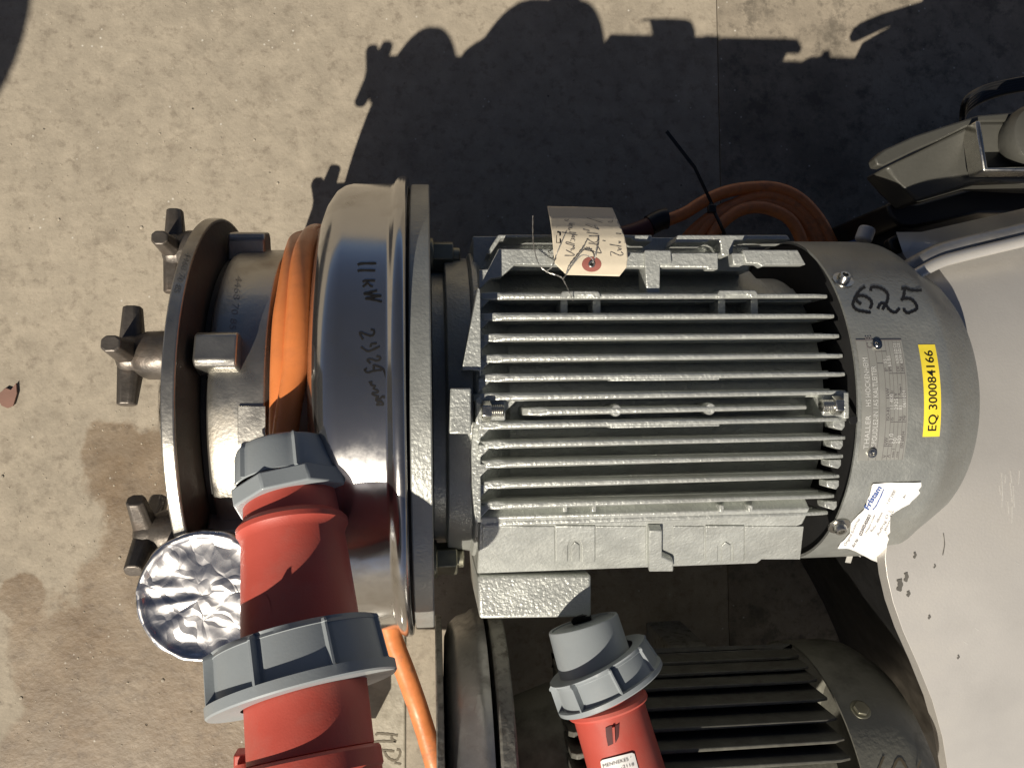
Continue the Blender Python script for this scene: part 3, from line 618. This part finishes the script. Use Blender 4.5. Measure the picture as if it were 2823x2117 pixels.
# ------------------------------------------------------------------ large red connector with its orange cable
Sx, Ex = P(789, 1236, .150), P(862, 2117, .222)
ax = (Ex - Sx); L1 = ax.length; ax.normalize()
LK = L1 / (P(862, 2117, .196) - P(789, 1236, .128)).length
def pf(pr): return [(t*LK, q*(.965 - .12*t)) for t, q in pr]
PL1 = empty('power_connector', (Sx.x, Sx.y, Sx.z), 'large red and grey plug with orange cable wound round the pump neck', 'power plug')
def gro(n, depth, wdt, ph=0., lo=0, hi=99):
    def f(a, i, r):
        if i < lo or i > hi: return r
        x = ((a+ph) * n / (2*math.pi)) % 1; x = min(x, 1-x)
        return r - depth*max(0, 1 - x/wdt) if x < wdt else r
    return f
# cap nut with ribs
def nutrf(a, i, r):
    x = ((a+.35)*6/(2*math.pi)) % 1; rib = max(0, 1-min(x, 1-x)/.045)
    return r + (.0024*min(1, rib*2) if 1 <= i <= 4 else 0)
bm = NB(); lathe(bm, pf([(0, .012), (.0005, .0285), (.002, .0305), (.006, .0318), (.024, .0328), (.0245, .032)]), Sx, ax, n=144, rf=nutrf)
nut = obj('cap_nut', bm, 'grey', PL1, smooth=30)
ax2 = (ax + Vector((.09, 0, 0))).normalized()
bm = NB(); o_ = Sx + ax*.0245*LK; u, v, _ = frame(ax2)
hexo = lambda r, t: [o_ + ax2*t + (u*math.cos(math.radians(45*k+14)) + v*math.sin(math.radians(45*k+14)))*r for k in range(8)]
prism(bm, hexo(.0345, 0), ax2*.0110); obj('nut_flange', bm, 'grey', nut, bevel=.0012)
bm = NB(); lathe(bm, pf([(.030, 0), (.030, .0285), (.040, .0285), (.0475, .029), (.049, .0315), (.0515, .0335), (.0545, .0335), (.056, .0325), (.060, .0310), (.085, .0325), (.110, .0340), (.128, .0345), (.182, .0350), (.183, .034)]), Sx, ax, n=120); RB = obj('plug_body', bm, 'red', PL1, smooth=30)
# raised pointer and side tab
def onplug(o, d, r, px_, py_):
    """ray from pixel to cylinder of radius r round axis (o, d)"""
    rd = ray(px_, py_); w0 = CAM - o; rdp = rd - d*rd.dot(d); wp = w0 - d*w0.dot(d)
    a = rdp.dot(rdp); b = 2*rdp.dot(wp); c = wp.dot(wp) - r*r; k = b*b-4*a*c
    t = (-b-math.sqrt(k))/(2*a) if k > 0 else -b/(2*a); return CAM + rd*t
bm = sheet2d([(712, 1690), (715, 1660), (724, 1640), (732, 1636), (742, 1650), (750, 1680), (753, 1706), (722, 1708)], lambda x, y: onplug(Sx, ax, .0312, x, y) + Vector((0, 0, .0012)), cut=6); obj('arrow_mark', bm, 'red', RB)
bm = NB(); pprism(bm, [(652, 1462), (680, 1462), (680, 1484), (652, 1482)], .170, .02); obj('plug_tab', bm, 'red', RB, bevel=.001)
bm = NB(); prism(bm, [P(664, 1712, .195), P(672, 1708, .196), P(676, 1790, .20), P(668, 1816, .20)], (0.001, 0, -.012)); obj('side_label', bm, 'white', RB)
# big bayonet ring
axr = (ax + Vector((.085, 0, 0))).normalized(); oc1 = onplug(Sx, ax, .001, 826, 1832); rc1 = oc1 - axr*.0150
def ringrf(a, i, r):
    x = ((a+.62)*8/(2*math.pi)) % 1
    if 2 <= i <= 5:
        if x < .055: return r - .0040
        if x < .11: return r + .0006
        return r - .0012 - .0026*max(0, (x-.11))*1.0
    return r
bm = NB(); lathe(bm, [(t*1.08, q*1.08) for t, q in [(0.002, 0.031), (0, 0.0425), (0.0013, 0.0452), (0.003, 0.046), (0.0033, 0.0456), (0.0232, 0.0468), (0.0236, 0.0473), (0.0285, 0.0473), (0.0294, 0.0465), (0.029, 0.031)]], rc1, axr, n=256, rf=ringrf); obj('locking_ring', bm, 'grey', PL1, smooth=25)
bm = NB(); lathe(bm, pf([(.1825, .034), (.183, .0375), (.1845, .0385), (.193, .0390), (.1945, .0380), (.230, .0375), (.231, 0)]), Sx, ax, n=120); SB = obj('socket_body', bm, 'red', PL1, smooth=30)
bm = NB(); q = P(672, 2105, .212); lathe(bm, [(0, .0045), (.012, .0045)], q, ax, n=24); box(bm, q.x-.006, q.x+.004, q.y-.02, q.y+.004, q.z-.012, q.z-.002); obj('lid_hinge', bm, 'red', SB, bevel=.001)
# cable round the neck
path = [Sx + ax*.012, Sx - ax*.010 - Vector((0, 0, .002))]
def arc(x, R_, a0, a1, n): return [Vector((x + .0008*math.sin(k), R_*math.sin(math.radians(a0+(a1-a0)*k/n)), R_*math.cos(math.radians(a0+(a1-a0)*k/n)))) for k in range(n+1)]
p1 = arc(-.0870, .1365, 9, 70, 7) + arc(-.0865, .1360, 84, 175, 7) + arc(-.092, .129, 190, 300, 8) + arc(-.0955, .1325, 318, 335, 2) + arc(-.0960, .1315, 350, 372, 2) + arc(-.0955, .1315, 385, 430, 5) + [Vector((-.086, .128, .03)), Vector((-.0795, .133, -.005)), Vector((-.080, .128, -.05)), Vector((-.08, .09, -.09)), Vector((-.08, .02, -.13))]
bm = NB(); tube(bm, path + p1, .0080, n=24, k=5); obj('cable', bm, 'orange', PL1, smooth=80)

# ------------------------------------------------------------------ smaller red connector, lower centre
S2, E2 = P(1607, 1716, .055), P(1745, 2180, .075)
a2 = (E2-S2).normalized()
PL2 = empty('power_connector', tuple(S2), 'smaller red and grey industrial plug with a white sticker, below the motor terminal box', 'power plug')
bm = NB(); lathe(bm, [(.001, 0), (.001, .024), (0, .0245), (0, .0268), (.001, .0272), (.040, .0285), (.046, .030), (.047, .02)], S2, a2, n=96); obj('gland_cap', bm, 'grey', PL2, smooth=30)
a2r = (a2 + Vector((.20, 0, 0))).normalized(); rc2 = S2 + a2*.0405 - a2r*.012 + Vector((.004, .001, 0))
bm = NB(); lathe(bm, [(0, .030), (0, .0395), (.0015, .0410), (.0030, .0412), (.0034, .0405), (.0190, .0425), (.0194, .0432), (.0225, .0432), (.0235, .042), (.0235, .030)], rc2, a2r, n=256, rf=lambda a, i, r: ringrf(a + .32, i, r)); obj('locking_ring', bm, 'grey', PL2, smooth=25)
bm = NB(); lathe(bm, [(.050, 0), (.050, .0275), (.0585, .0280), (.0600, .0305), (.0625, .0308), (.0640, .0298), (.0645, .0272), (.090, .0274), (.16, .0285), (.17, .0285), (.17, 0)], S2, a2, n=96); B2 = obj('plug_body', bm, 'red', PL2, smooth=30)
f2 = lambda e: (lambda x, y: onplug(S2, a2, .0275+e, x, y))
bm = sheet2d([(1669, 2006), (1680, 2001), (1700, 1998), (1708, 1993), (1706, 2030), (1698, 2046), (1676, 2056), (1671, 2030)], f2(.0003), cut=6); obj('latch_slot', bm, mat('dark_red_recess', (.07, .01, .01), .6), B2)
bm = NB(); prism(bm, [f2(.0004)(x, y) for x, y in ((1687, 2003), (1693, 2001), (1695, 2044), (1690, 2048))], (0, 0, .0015)); obj('latch', bm, 'red', B2)
bm = sheet2d([(1655, 2099), (1660, 2094), (1742, 2074), (1749, 2077), (1765, 2135), (1665, 2160)], f2(.0009), cut=6); SK2 = obj('sticker', bm, 'white', B2)
bm = NB(); text_on(bm, 'MENNEKES', 13.5, (1662, 2116), math.radians(-15.5), f2(.0013), length=74); text_on(bm, 'R', 5, (1738, 2088), math.radians(-15.5), f2(.0013)); text_on(bm, '-2118', 12, (1712, 2119), math.radians(-14), f2(.0013), length=38); obj('sticker_lettering', bm, 'ink_grey', SK2)
bm = NB(); tube(bm, [S2 + Vector((0, 0, -.006)), S2 + Vector((-.002, .02, -.03)), S2 + Vector((-.02, .04, -.10))], .008, n=14); obj('cable', bm, 'black', PL2)

# ------------------------------------------------------------------ paper tag with its wire
def tz(py_):
    k = [(560, .070), (570, .076), (600, .092), (630, .1015), (655, .1055), (690, .1080), (730, .1095), (765, .109), (780, .1085)]
    for (a, za), (b, zb) in zip(k[:-1], k[1:]):
        if py_ <= b: return za + (zb-za)*max(0, (py_-a))/(b-a)
    return k[-1][1]
def ft(e): return lambda x, y: P(x, y, tz(y) + e + .0015*math.sin((x-1510)/220*3.1))
TG = [(1509, 570), (1600, 572), (1688, 575), (1700, 602), (1721, 651), (1728, 685), (1730, 710), (1727, 737), (1707, 762), (1561, 758), (1530, 728), (1526, 700), (1521, 640), (1515, 600)]
bm = sheet2d(TG, ft(0), cut=6.)
tb = P(1620, 700, .105)
TAG = empty('paper_tag', tuple(tb), 'cream handwritten paper tag with red ringed eyelet, wired to the upper motor fins', 'paper tag')
to = obj('tag_card', bm, 'paper', TAG, smooth=80)
md = to.modifiers.new('solid', 'SOLIDIFY'); md.thickness = .0004; md.offset = -1
bm = sheet2d([(1631+27*math.cos(a*math.pi/12), 729+21*math.sin(a*math.pi/12)) for a in range(24)], ft(.0007), cut=8.); obj('eyelet_washer', bm, 'washer_red', TAG)
e0 = ft(.0012)(1631, 729); bm = NB(); lathe(bm, [(-.001, .0011), (0.0004, .0012), (.0009, .0017), (.0004, .0023), (-.0002, .0024)], e0, Vector((0, 0, 1)), n=24); obj('eyelet', bm, 'zinc', TAG)
bm = NB(); lathe(bm, [(0, .0011), (0.0001, 0)], e0, Vector((0, 0, 1)), n=16); obj('eyelet_hole', bm, 'black', TAG)
s3 = 300/1778
W1 = [[(570, 920), (735, 915), (590, 830)], [(680, 850), (675, 815), (715, 820), (735, 800), (700, 790), (735, 765)], [(735, 765), (600, 725), (610, 700), (735, 740)], [(670, 690), (680, 650), (735, 660), (730, 690)], [(680, 620), (735, 625), (690, 590), (735, 590)], [(520, 540), (780, 590)], [(640, 540), (760, 555)], [(660, 510), (630, 480), (700, 470)], [(620, 440), (700, 430), (640, 400), (740, 410)], [(570, 330), (600, 350), (640, 330)],
      [(905, 825), (1150, 880), (1160, 855), (1115, 770)], [(960, 720), (1115, 745)], [(945, 650), (1040, 710), (1115, 685)], [(965, 605), (1140, 605)], [(930, 545), (1120, 570)], [(870, 490), (980, 520)], [(910, 410), (1130, 495), (1080, 460), (1060, 420)], [(935, 300), (1190, 380)], [(1190, 675), (1240, 685)],
      [(1330, 930), (1325, 860), (1420, 900), (1480, 920), (1530, 900), (1490, 860)], [(1430, 840), (1500, 820), (1440, 800)], [(1305, 740), (1500, 775)], [(1450, 720), (1490, 705), (1450, 690)], [(1410, 560), (1500, 570)], [(1280, 370), (1350, 370), (1350, 340)]]
bm = NB()
for q in W1: stroke(bm, zz(1460, 550, s3, q), 1.5, ft(.0009))
obj('handwriting', bm, 'ink_grey', TAG)
bm = NB(); stroke(bm, [(1536, 640), (1544, 642), (1545, 670)], 4, ft(.0009), smooth=False); stroke(bm, [(1534, 650), (1534, 670), (1545, 670)], 1.5, ft(.0009), smooth=False); obj('staple', bm, 'ink', TAG)
WR = [[(1469, 595, 0.079), (1469, 640, 0.089), (1472, 680, 0.099), (1484, 725, 0.108), (1506, 748, 0.11), (1530, 757, 0.112), (1549, 766, 0.114), (1560, 785, 0.1015), (1571, 808, 0.116), (1580, 829, 0.108)],
      [(1506, 748, 0.11), (1522, 735, 0.116), (1531, 710, 0.11), (1543, 680, 0.111), (1558, 645, 0.107)], [(1561, 755, 0.1115), (1568, 735, 0.113), (1585, 715, 0.114), (1604, 690, 0.113), (1618, 662, 0.109)],
      [(1561, 757, 0.1115), (1575, 735, 0.113), (1598, 708, 0.115), (1612, 703, 0.116), (1628, 709, 0.1155), (1637, 722, 0.113), (1634, 729, 0.107)], [(1553, 768, 0.114), (1560, 758, 0.11)], [(1506, 688, 0.096), (1514, 697, 0.1), (1526, 700, 0.108)], [(1636, 727, 0.109), (1641, 705, 0.113), (1645, 680, 0.113), (1648, 655, 0.108)]]
for q in WR[:1] + WR[1:4] + WR[4:]:
    bm = NB()
    c = catmull([P(*t) for t in q], 8)
    for ph in (0, math.pi):
        tube(bm, [p + Vector((math.cos(i*.9+ph), math.sin(i*.9+ph), math.sin(i*.9+ph)))*.00028 for i, p in enumerate(c)], .00024, n=5, smooth=False)
    obj('wire', bm, 'wire', TAG)

# ------------------------------------------------------------------ orange cable coil behind the motor and its tie
CZ = -.13
cl = empty('cable_coil', tuple(P(2080, 600, -A)), 'dirty orange cable coiled on the shaded floor behind the motor', 'cable')
for q, mm in (([(1740, 655), (1800, 622), (1880, 592), (1940, 556), (2000, 530), (2070, 518), (2140, 520), (2200, 545), (2250, 595), (2285, 655), (2320, 740)], 'orange_dirty'),
              ([(1880, 690), (1900, 650), (1950, 605), (2010, 570), (2080, 556), (2150, 566), (2210, 605), (2245, 660), (2270, 730)], 'orange_dirty'),
              ([(1945, 690), (1965, 650), (1990, 615), (2040, 580), (2100, 572), (2165, 596), (2200, 640), (2225, 720)], 'orange_dirty'),
              ([(1910, 690), (1935, 640), (1975, 598), (2030, 562), (2100, 540), (2170, 555), (2225, 600), (2262, 665), (2290, 740)], 'orange_dirty')):
    k = random.uniform(-.012, .012)
    bm = NB(); tube(bm, [P(x, y, CZ + k) for x, y in q], .0064, n=14); obj('cable_loop', bm, mm, cl, smooth=80)
bm = NB(); tube(bm, [P(1700, 655, CZ), P(1750, 642, CZ), P(1790, 626, CZ)], .010, n=18); obj('dark_plug', bm, mat('dull_red_plastic', (.10, .025, .02), .5), cl)
bm = NB(); tube(bm, [P(1790, 622, CZ), P(1822, 606, CZ), P(1838, 603, CZ)], .0105, n=18); obj('plug_grip', bm, 'black', cl)
ct = empty('cable_tie', tuple(P(1960, 590, CZ)), 'black cable tie with a long tail, cinched round the orange coil', 'cable tie')
bm = NB(); a_, b_ = P(1838, 362, CZ+.05), P(1966, 568, CZ+.015); n_ = (b_-a_).normalized().cross(Vector((0, 0, 1)))*.0017
mid = a_.lerp(b_, .5) + Vector((.003, .001, .004))
for p, q in ((a_, mid), (mid, b_)): prism(bm, [p-n_, p+n_, q+n_, q-n_], (0, 0, -.0012))
tail = obj('tie_tail', bm, 'black', ct)
bm = NB(); tube(bm, [P(1958, 560, CZ+.017), P(1972, 590, CZ+.018), P(1990, 628, CZ+.016), P(1998, 650, CZ-.004), P(1970, 600, CZ-.018), P(1955, 560, CZ-.01)], .0018, n=8); obj('tie_strap', bm, 'black', ct)
bm = NB(); q = P(1962, 577, CZ+.019); box(bm, q.x-.004, q.x+.004, q.y-.004, q.y+.004, q.z-.003, q.z+.003); obj('tie_head', bm, 'black', ct, bevel=.001)

# loose orange cable, lower left of centre
bm = NB(); tube(bm, [P(1060, 1690, .03), P(1085, 1770, .02), P(1120, 1860, .01), P(1152, 1950, .0), P(1180, 2040, 0), P(1205, 2130, .0), P(1225, 2220, -.01)], .0082, n=20)
obj('orange_cable', bm, 'orange_dirty', base=P(1150, 1950, -A), smooth=80, label='dirty orange cable hanging down beside the marked steel bar', cat='cable')

# ------------------------------------------------------------------ marked steel bar
zb = -.10
bm = NB(); pprism(bm, [(985, 1500), (1112, 1480), (1119, 1760), (1118, 2200), (960, 2200), (985, 1900)], zb, .02)
BAR = obj('steel_bar', bm, 'old_steel', base=P(1050, 1900, -A), bevel=.002, label='old flat steel bar marked MP at the bottom edge beside the orange cable', cat='steel bar')
s5 = 240/2212; fb = lambda x, y: P(x, y, zb+.0004)
bm = NB()
for q in ([(330, 610), (380, 565), (560, 575), (720, 590), (890, 615)], [(740, 600), (730, 680), (770, 730), (850, 770)], [(290, 790), (400, 765), (600, 765), (850, 770)], [(335, 985), (500, 990), (650, 1000), (800, 1020)], [(550, 1010), (600, 1130), (700, 1220), (820, 1250), (890, 1210), (950, 1080), (930, 990), (860, 970)]):
    stroke(bm, zz(1000, 1960, s5, q), 6.5, fb)
stroke(bm, [(1087, 2102), (1106, 2106)], 5, fb)
obj('marker_letters', bm, 'ink_brown', BAR)
bm = NB(); pprism(bm, [(905, 2070), (925, 2070), (932, 2200), (905, 2200)], -.03, .03); pprism(bm, [(925, 2075), (955, 2078), (955, 2200), (932, 2200)], -.03, .03)
obj('steel_strip', bm, 'zinc', base=P(930, 2110, -A), bevel=.001, label='narrow bright steel strip under the large red plug at the bottom edge', cat='steel strip')

# ------------------------------------------------------------------ second, darker pump at the bottom
AY, AZ = -.362, -.06
T2 = empty('electric_pump', (.1, AY, -A), 'dark dusty pump and motor in the shade, cut off by the bottom edge', 'pump')
bm = NB(); X0 = CY(1204, 2117, .165, AY, AZ).x; X1 = CY(1385, 2100, .172, AY, AZ).x; X2 = CY(1432, 2117, .175, AY, AZ).x
cx(bm, [(X0, 0), (X0, .168), (X0+.001, .1695), (X0+.0055, .1695), (X0+.006, .166), (X0+.0065, 0)], AY, AZ, n=160); obj('rear_ring', bm, 'rusty', T2)
cx_ = [(X0+.0075, .12), (X0+.0085, .150), (X0+.013, .162), (X0+.020, .168), (X1-.018, .1705), (X1-.0145, .1735), (X1-.009, .1745), (X1-.005, .1735), (X1-.004, .166), (X1-.004, .1)]
bm = NB(); cx(bm, cx_, AY, AZ, n=160); obj('steel_collar', bm, 'polish_old', T2, smooth=60)
bm = NB(); cx(bm, [(X1-.001, 0), (X1-.001, .174), (X2, .175), (X2, 0)], AY, AZ, n=160); obj('motor_flange', bm, 'rusty', T2, bevel=.002)
Xf0 = .105; Xc = CY(2182, 1775, RC, AY, AZ).x
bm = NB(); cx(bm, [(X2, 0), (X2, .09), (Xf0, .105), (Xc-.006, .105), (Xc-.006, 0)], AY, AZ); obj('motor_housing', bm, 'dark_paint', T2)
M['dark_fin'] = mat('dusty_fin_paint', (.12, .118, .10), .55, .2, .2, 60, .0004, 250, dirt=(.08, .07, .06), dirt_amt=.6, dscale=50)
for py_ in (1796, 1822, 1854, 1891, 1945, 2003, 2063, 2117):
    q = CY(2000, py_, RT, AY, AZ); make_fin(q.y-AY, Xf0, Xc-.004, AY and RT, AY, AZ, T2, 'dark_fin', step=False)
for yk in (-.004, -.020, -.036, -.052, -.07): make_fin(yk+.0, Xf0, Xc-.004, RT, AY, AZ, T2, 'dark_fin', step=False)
X3 = CY(2512, 2080, RC, AY, AZ).x
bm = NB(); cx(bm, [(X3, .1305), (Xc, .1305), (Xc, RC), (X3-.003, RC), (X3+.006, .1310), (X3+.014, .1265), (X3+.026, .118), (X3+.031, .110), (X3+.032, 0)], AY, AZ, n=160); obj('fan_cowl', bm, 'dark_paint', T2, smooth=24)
p = CY(2372, 1955, RC, AY, AZ); n_ = (p - Vector((p.x, AY, AZ))).normalized()
bm = NB(); hexhead(bm, p, n_, .0065, .0035, .3); lathe(bm, [(0, .0085), (.0008, .0083), (.0009, 0)], p, n_, n=20); obj('cowl_bolt', bm, 'dark_bolt', T2, bevel=.0006)
bm = NB(); f_ = lambda x, y: CY(x, y, RC+.0004, AY, AZ)
stroke(bm, [(2437, 2084), (2430, 2100), (2420, 2125)], 6, f_); stroke(bm, [(2460, 2125), (2470, 2100), (2480, 2090), (2490, 2100), (2503, 2125)], 7, f_); stroke(bm, [(2539, 2094), (2533, 2108), (2528, 2125)], 4, f_)
obj('marker_scrawl', bm, 'ink_brown', T2)
for xa in (.02, .24):
    bm = NB(); box(bm, xa, xa+.04, AY-.11, AY+.11, -A, AZ-.09); obj('support_foot', bm, 'rusty', T2, bevel=.002)

# ------------------------------------------------------------------ stainless cabinet on the right
ZT = .045
OUT = [(2500, 800), (2530, 748), (2600, 727), (2823, 668), (3000, 620), (3000, 2300), (2640, 2300), (2612, 2117), (2598, 2030), (2570, 1930), (2530, 1830), (2490, 1740), (2462, 1660), (2446, 1590), (2440, 1540), (2450, 1450), (2470, 1200)]
K = empty('stainless_housing', tuple(P(2750, 1400, -A)), 'big curved stainless steel housing along the right edge, scratched and partly sunlit', 'steel housing')
def ftank(x, y):
    z = ZT + .030 - .085*max(0, (y-1250)/900)**2 - .03*max(0, (1050-y)/400)**2 + .0015*noise.noise(Vector((x*.004, y*.004, 2)))
    return P(x, y, z)
bm = sheet2d(OUT, ftank, cut=40.)
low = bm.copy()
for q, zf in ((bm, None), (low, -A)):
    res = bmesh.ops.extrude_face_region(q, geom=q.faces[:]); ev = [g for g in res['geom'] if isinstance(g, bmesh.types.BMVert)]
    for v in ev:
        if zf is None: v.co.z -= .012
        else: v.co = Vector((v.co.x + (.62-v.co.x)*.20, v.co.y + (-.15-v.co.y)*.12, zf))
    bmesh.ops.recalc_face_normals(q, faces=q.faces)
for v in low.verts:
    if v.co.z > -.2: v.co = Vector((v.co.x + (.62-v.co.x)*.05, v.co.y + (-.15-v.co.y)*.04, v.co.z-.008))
obj('black_underside', low, 'black', K)  # separate plain black underside below the skin, narrower at the ground
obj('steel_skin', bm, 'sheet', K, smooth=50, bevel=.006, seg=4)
RIM = [(2500, 772), (2580, 728), (2650, 706), (2823, 664), (2960, 628)]
bm = NB(); tube(bm, [P(x, y, .072) for x, y in RIM], .0048, n=20); obj('rolled_rim', bm, 'sheet', K, smooth=70)
bm = NB(); tube(bm, [P(x-4, y-26, .064) for x, y in RIM], .0072, n=20); obj('rolled_rim', bm, 'polish_old', K, smooth=70)
bm = sheet2d([(2470, 640), (2540, 640), (2823, 575), (2960, 545), (2960, 600), (2823, 632), (2600, 690), (2510, 730), (2490, 700)], lambda x, y: P(x, y, -.0 - .04*max(0, (680-y)/120)), cut=30.); obj('rear_shoulder', bm, 'sheet', K)
bm = NB(); pprism(bm, [(2450, 660), (2478, 645), (2492, 660), (2500, 690), (2480, 700), (2460, 690)], -.01, .01); obj('rubber_clip', bm, 'black', K, bevel=.002)

# ------------------------------------------------------------------ grey junction box on the upper right
J = empty('junction_box', tuple(P(2650, 450, -A)), 'grey metal junction box with a lid at the upper right edge, above the stainless housing', 'junction box')
bm = NB(); prism(bm, [P(x, y, z) for x, y, z in ((2441, 462, .0), (2692, 336, .01), (3150, 330, .01), (3150, 520, .0), (2711, 470+30, 0), (2531, 556, -.01), (2486, 508, -.01))], (0, 0, -.035)); obj('box_body', bm, 'box', J, bevel=.003)
bm = NB(); pprism(bm, [(2412, 436), (2440, 412), (2520, 376), (2608, 347), (2700, 318), (3150, 280), (3150, 330), (2694, 336), (2600, 382), (2530, 412), (2436, 458), (2418, 456)], .012, .012); obj('lid', bm, 'box', J, bevel=.0015)
bm = NB(); pprism(bm, [(2690, 334), (2704, 332), (2724, 462), (3150, 452), (3150, 474), (2712, 472)], .022, .02); obj('lid_frame', bm, 'zinc', J, bevel=.0015)
bm = NB(); q = P(2812, 392, .0); lathe(bm, [(0, .022), (.008, .026), (.018, .027), (.024, .024), (.027, .015), (.028, 0)], q, (0, 0, 1), n=48); obj('round_gland', bm, 'box', J)
bm = NB(); pprism(bm, [(2445, 560), (2530, 560), (2700, 512), (3150, 478), (3150, 590), (2700, 588), (2600, 612), (2520, 628), (2484, 626), (2455, 596)], -.045, .19); obj('black_shade_base', bm, 'black', J, bevel=.003)  # black colour stands in for shade along the box's lower side
bk = empty('black_cable_coil', tuple(P(2780, 290, -A)), 'coil of thin black cables beside the grey junction box at the right edge', 'cable')
for k in range(5):
    bm = NB(); tube(bm, [P(2652, 335-k*5, -.03), P(2664, 306-k*8, -.03+.003*k), P(2705, 278-k*8, -.03), P(2770, 256-k*7, -.03), P(2860, 240-k*7, -.03)], .0024, n=10); obj('cable_strand', bm, 'black', bk, smooth=80)
# scratches and smudges on the housing
rs = random.Random(7)
for k in range(13):
    x, y = rs.uniform(2752, 2812), rs.uniform(1290, 1400); a = math.pi/2 + rs.uniform(-.12, .12); l_ = rs.uniform(20, 90)
    if k > 9: x, y, l_, a = rs.uniform(2650, 2800), rs.uniform(1500, 1900), 14, .6
    bm = NB(); stroke(bm, [(x, y), (x+math.cos(a)*l_*.5, y+math.sin(a)*l_*.5), (x+math.cos(a)*l_, y+math.sin(a)*l_)], 1.0, lambda x, y: ftank(x, y) + Vector((0, 0, .0003))); obj('scratch', bm, 'scratch', K)
for x, y, q, w2 in ((2478, 1612, 16, 14), (2496, 1590, 12, 10), (2502, 1636, 7, 8), (2560, 1700, 5, 5), (2640, 1810, 5, 4), (2520, 1530, 8, 6), (2600, 1500, 30, 2.5), (2575, 1560, 5, 3)):
    bm = NB(); stroke(bm, [(x, y-q), (x+3, y), (x-2, y+q)], w2, lambda x, y: ftank(x, y) + Vector((0, 0, .0005))); obj('smudge', bm, 'smudge', K)
bm = NB(); tube(bm, [P(2392, 628, -.06), P(2378, 666, -.06)], .0078, n=16, smooth=False)
vv = obj('nylon_plug', bm, 'fluff', base=P(2385, 650, -A), bevel=.002, label='small white nylon plug standing behind the fan cowl', cat='plug')
bm = NB(); tube(bm, [P(2362, 660, -.075), P(2370, 690, -.075)], .009, n=16, smooth=False); o = obj('blue_collar', bm, 'blue_plastic', vv)
# litter
bm = NB(); pprism(bm, [(0, 1082), (16, 1070), (30, 1075), (44, 1056), (46, 1085), (36, 1118), (20, 1125), (4, 1118), (-6, 1100)], -A+.0035, .002); obj('dry_leaf', bm, 'leaf', base=P(20, 1090, -A), label='small dry brown leaf on the concrete at the left edge', cat='leaf')

# ------------------------------------------------------------------ corner shadow at the top left: an added, unseen drum outside the frame
dc = Vector((-1.025, -.09, -A))
bm = NB(); lathe(bm, [(0, .29), (.01, .295), (.30, .295), (.31, .302), (.32, .295), (.60, .295), (.61, .302), (.62, .29), (.60, .285), (.60, 0)], dc, (0, 0, 1), n=72)
obj('shadow_blocker', bm, 'dark_paint', base=dc, label='dark steel drum added unseen outside the left edge to cast the corner shadow', cat='blocker')
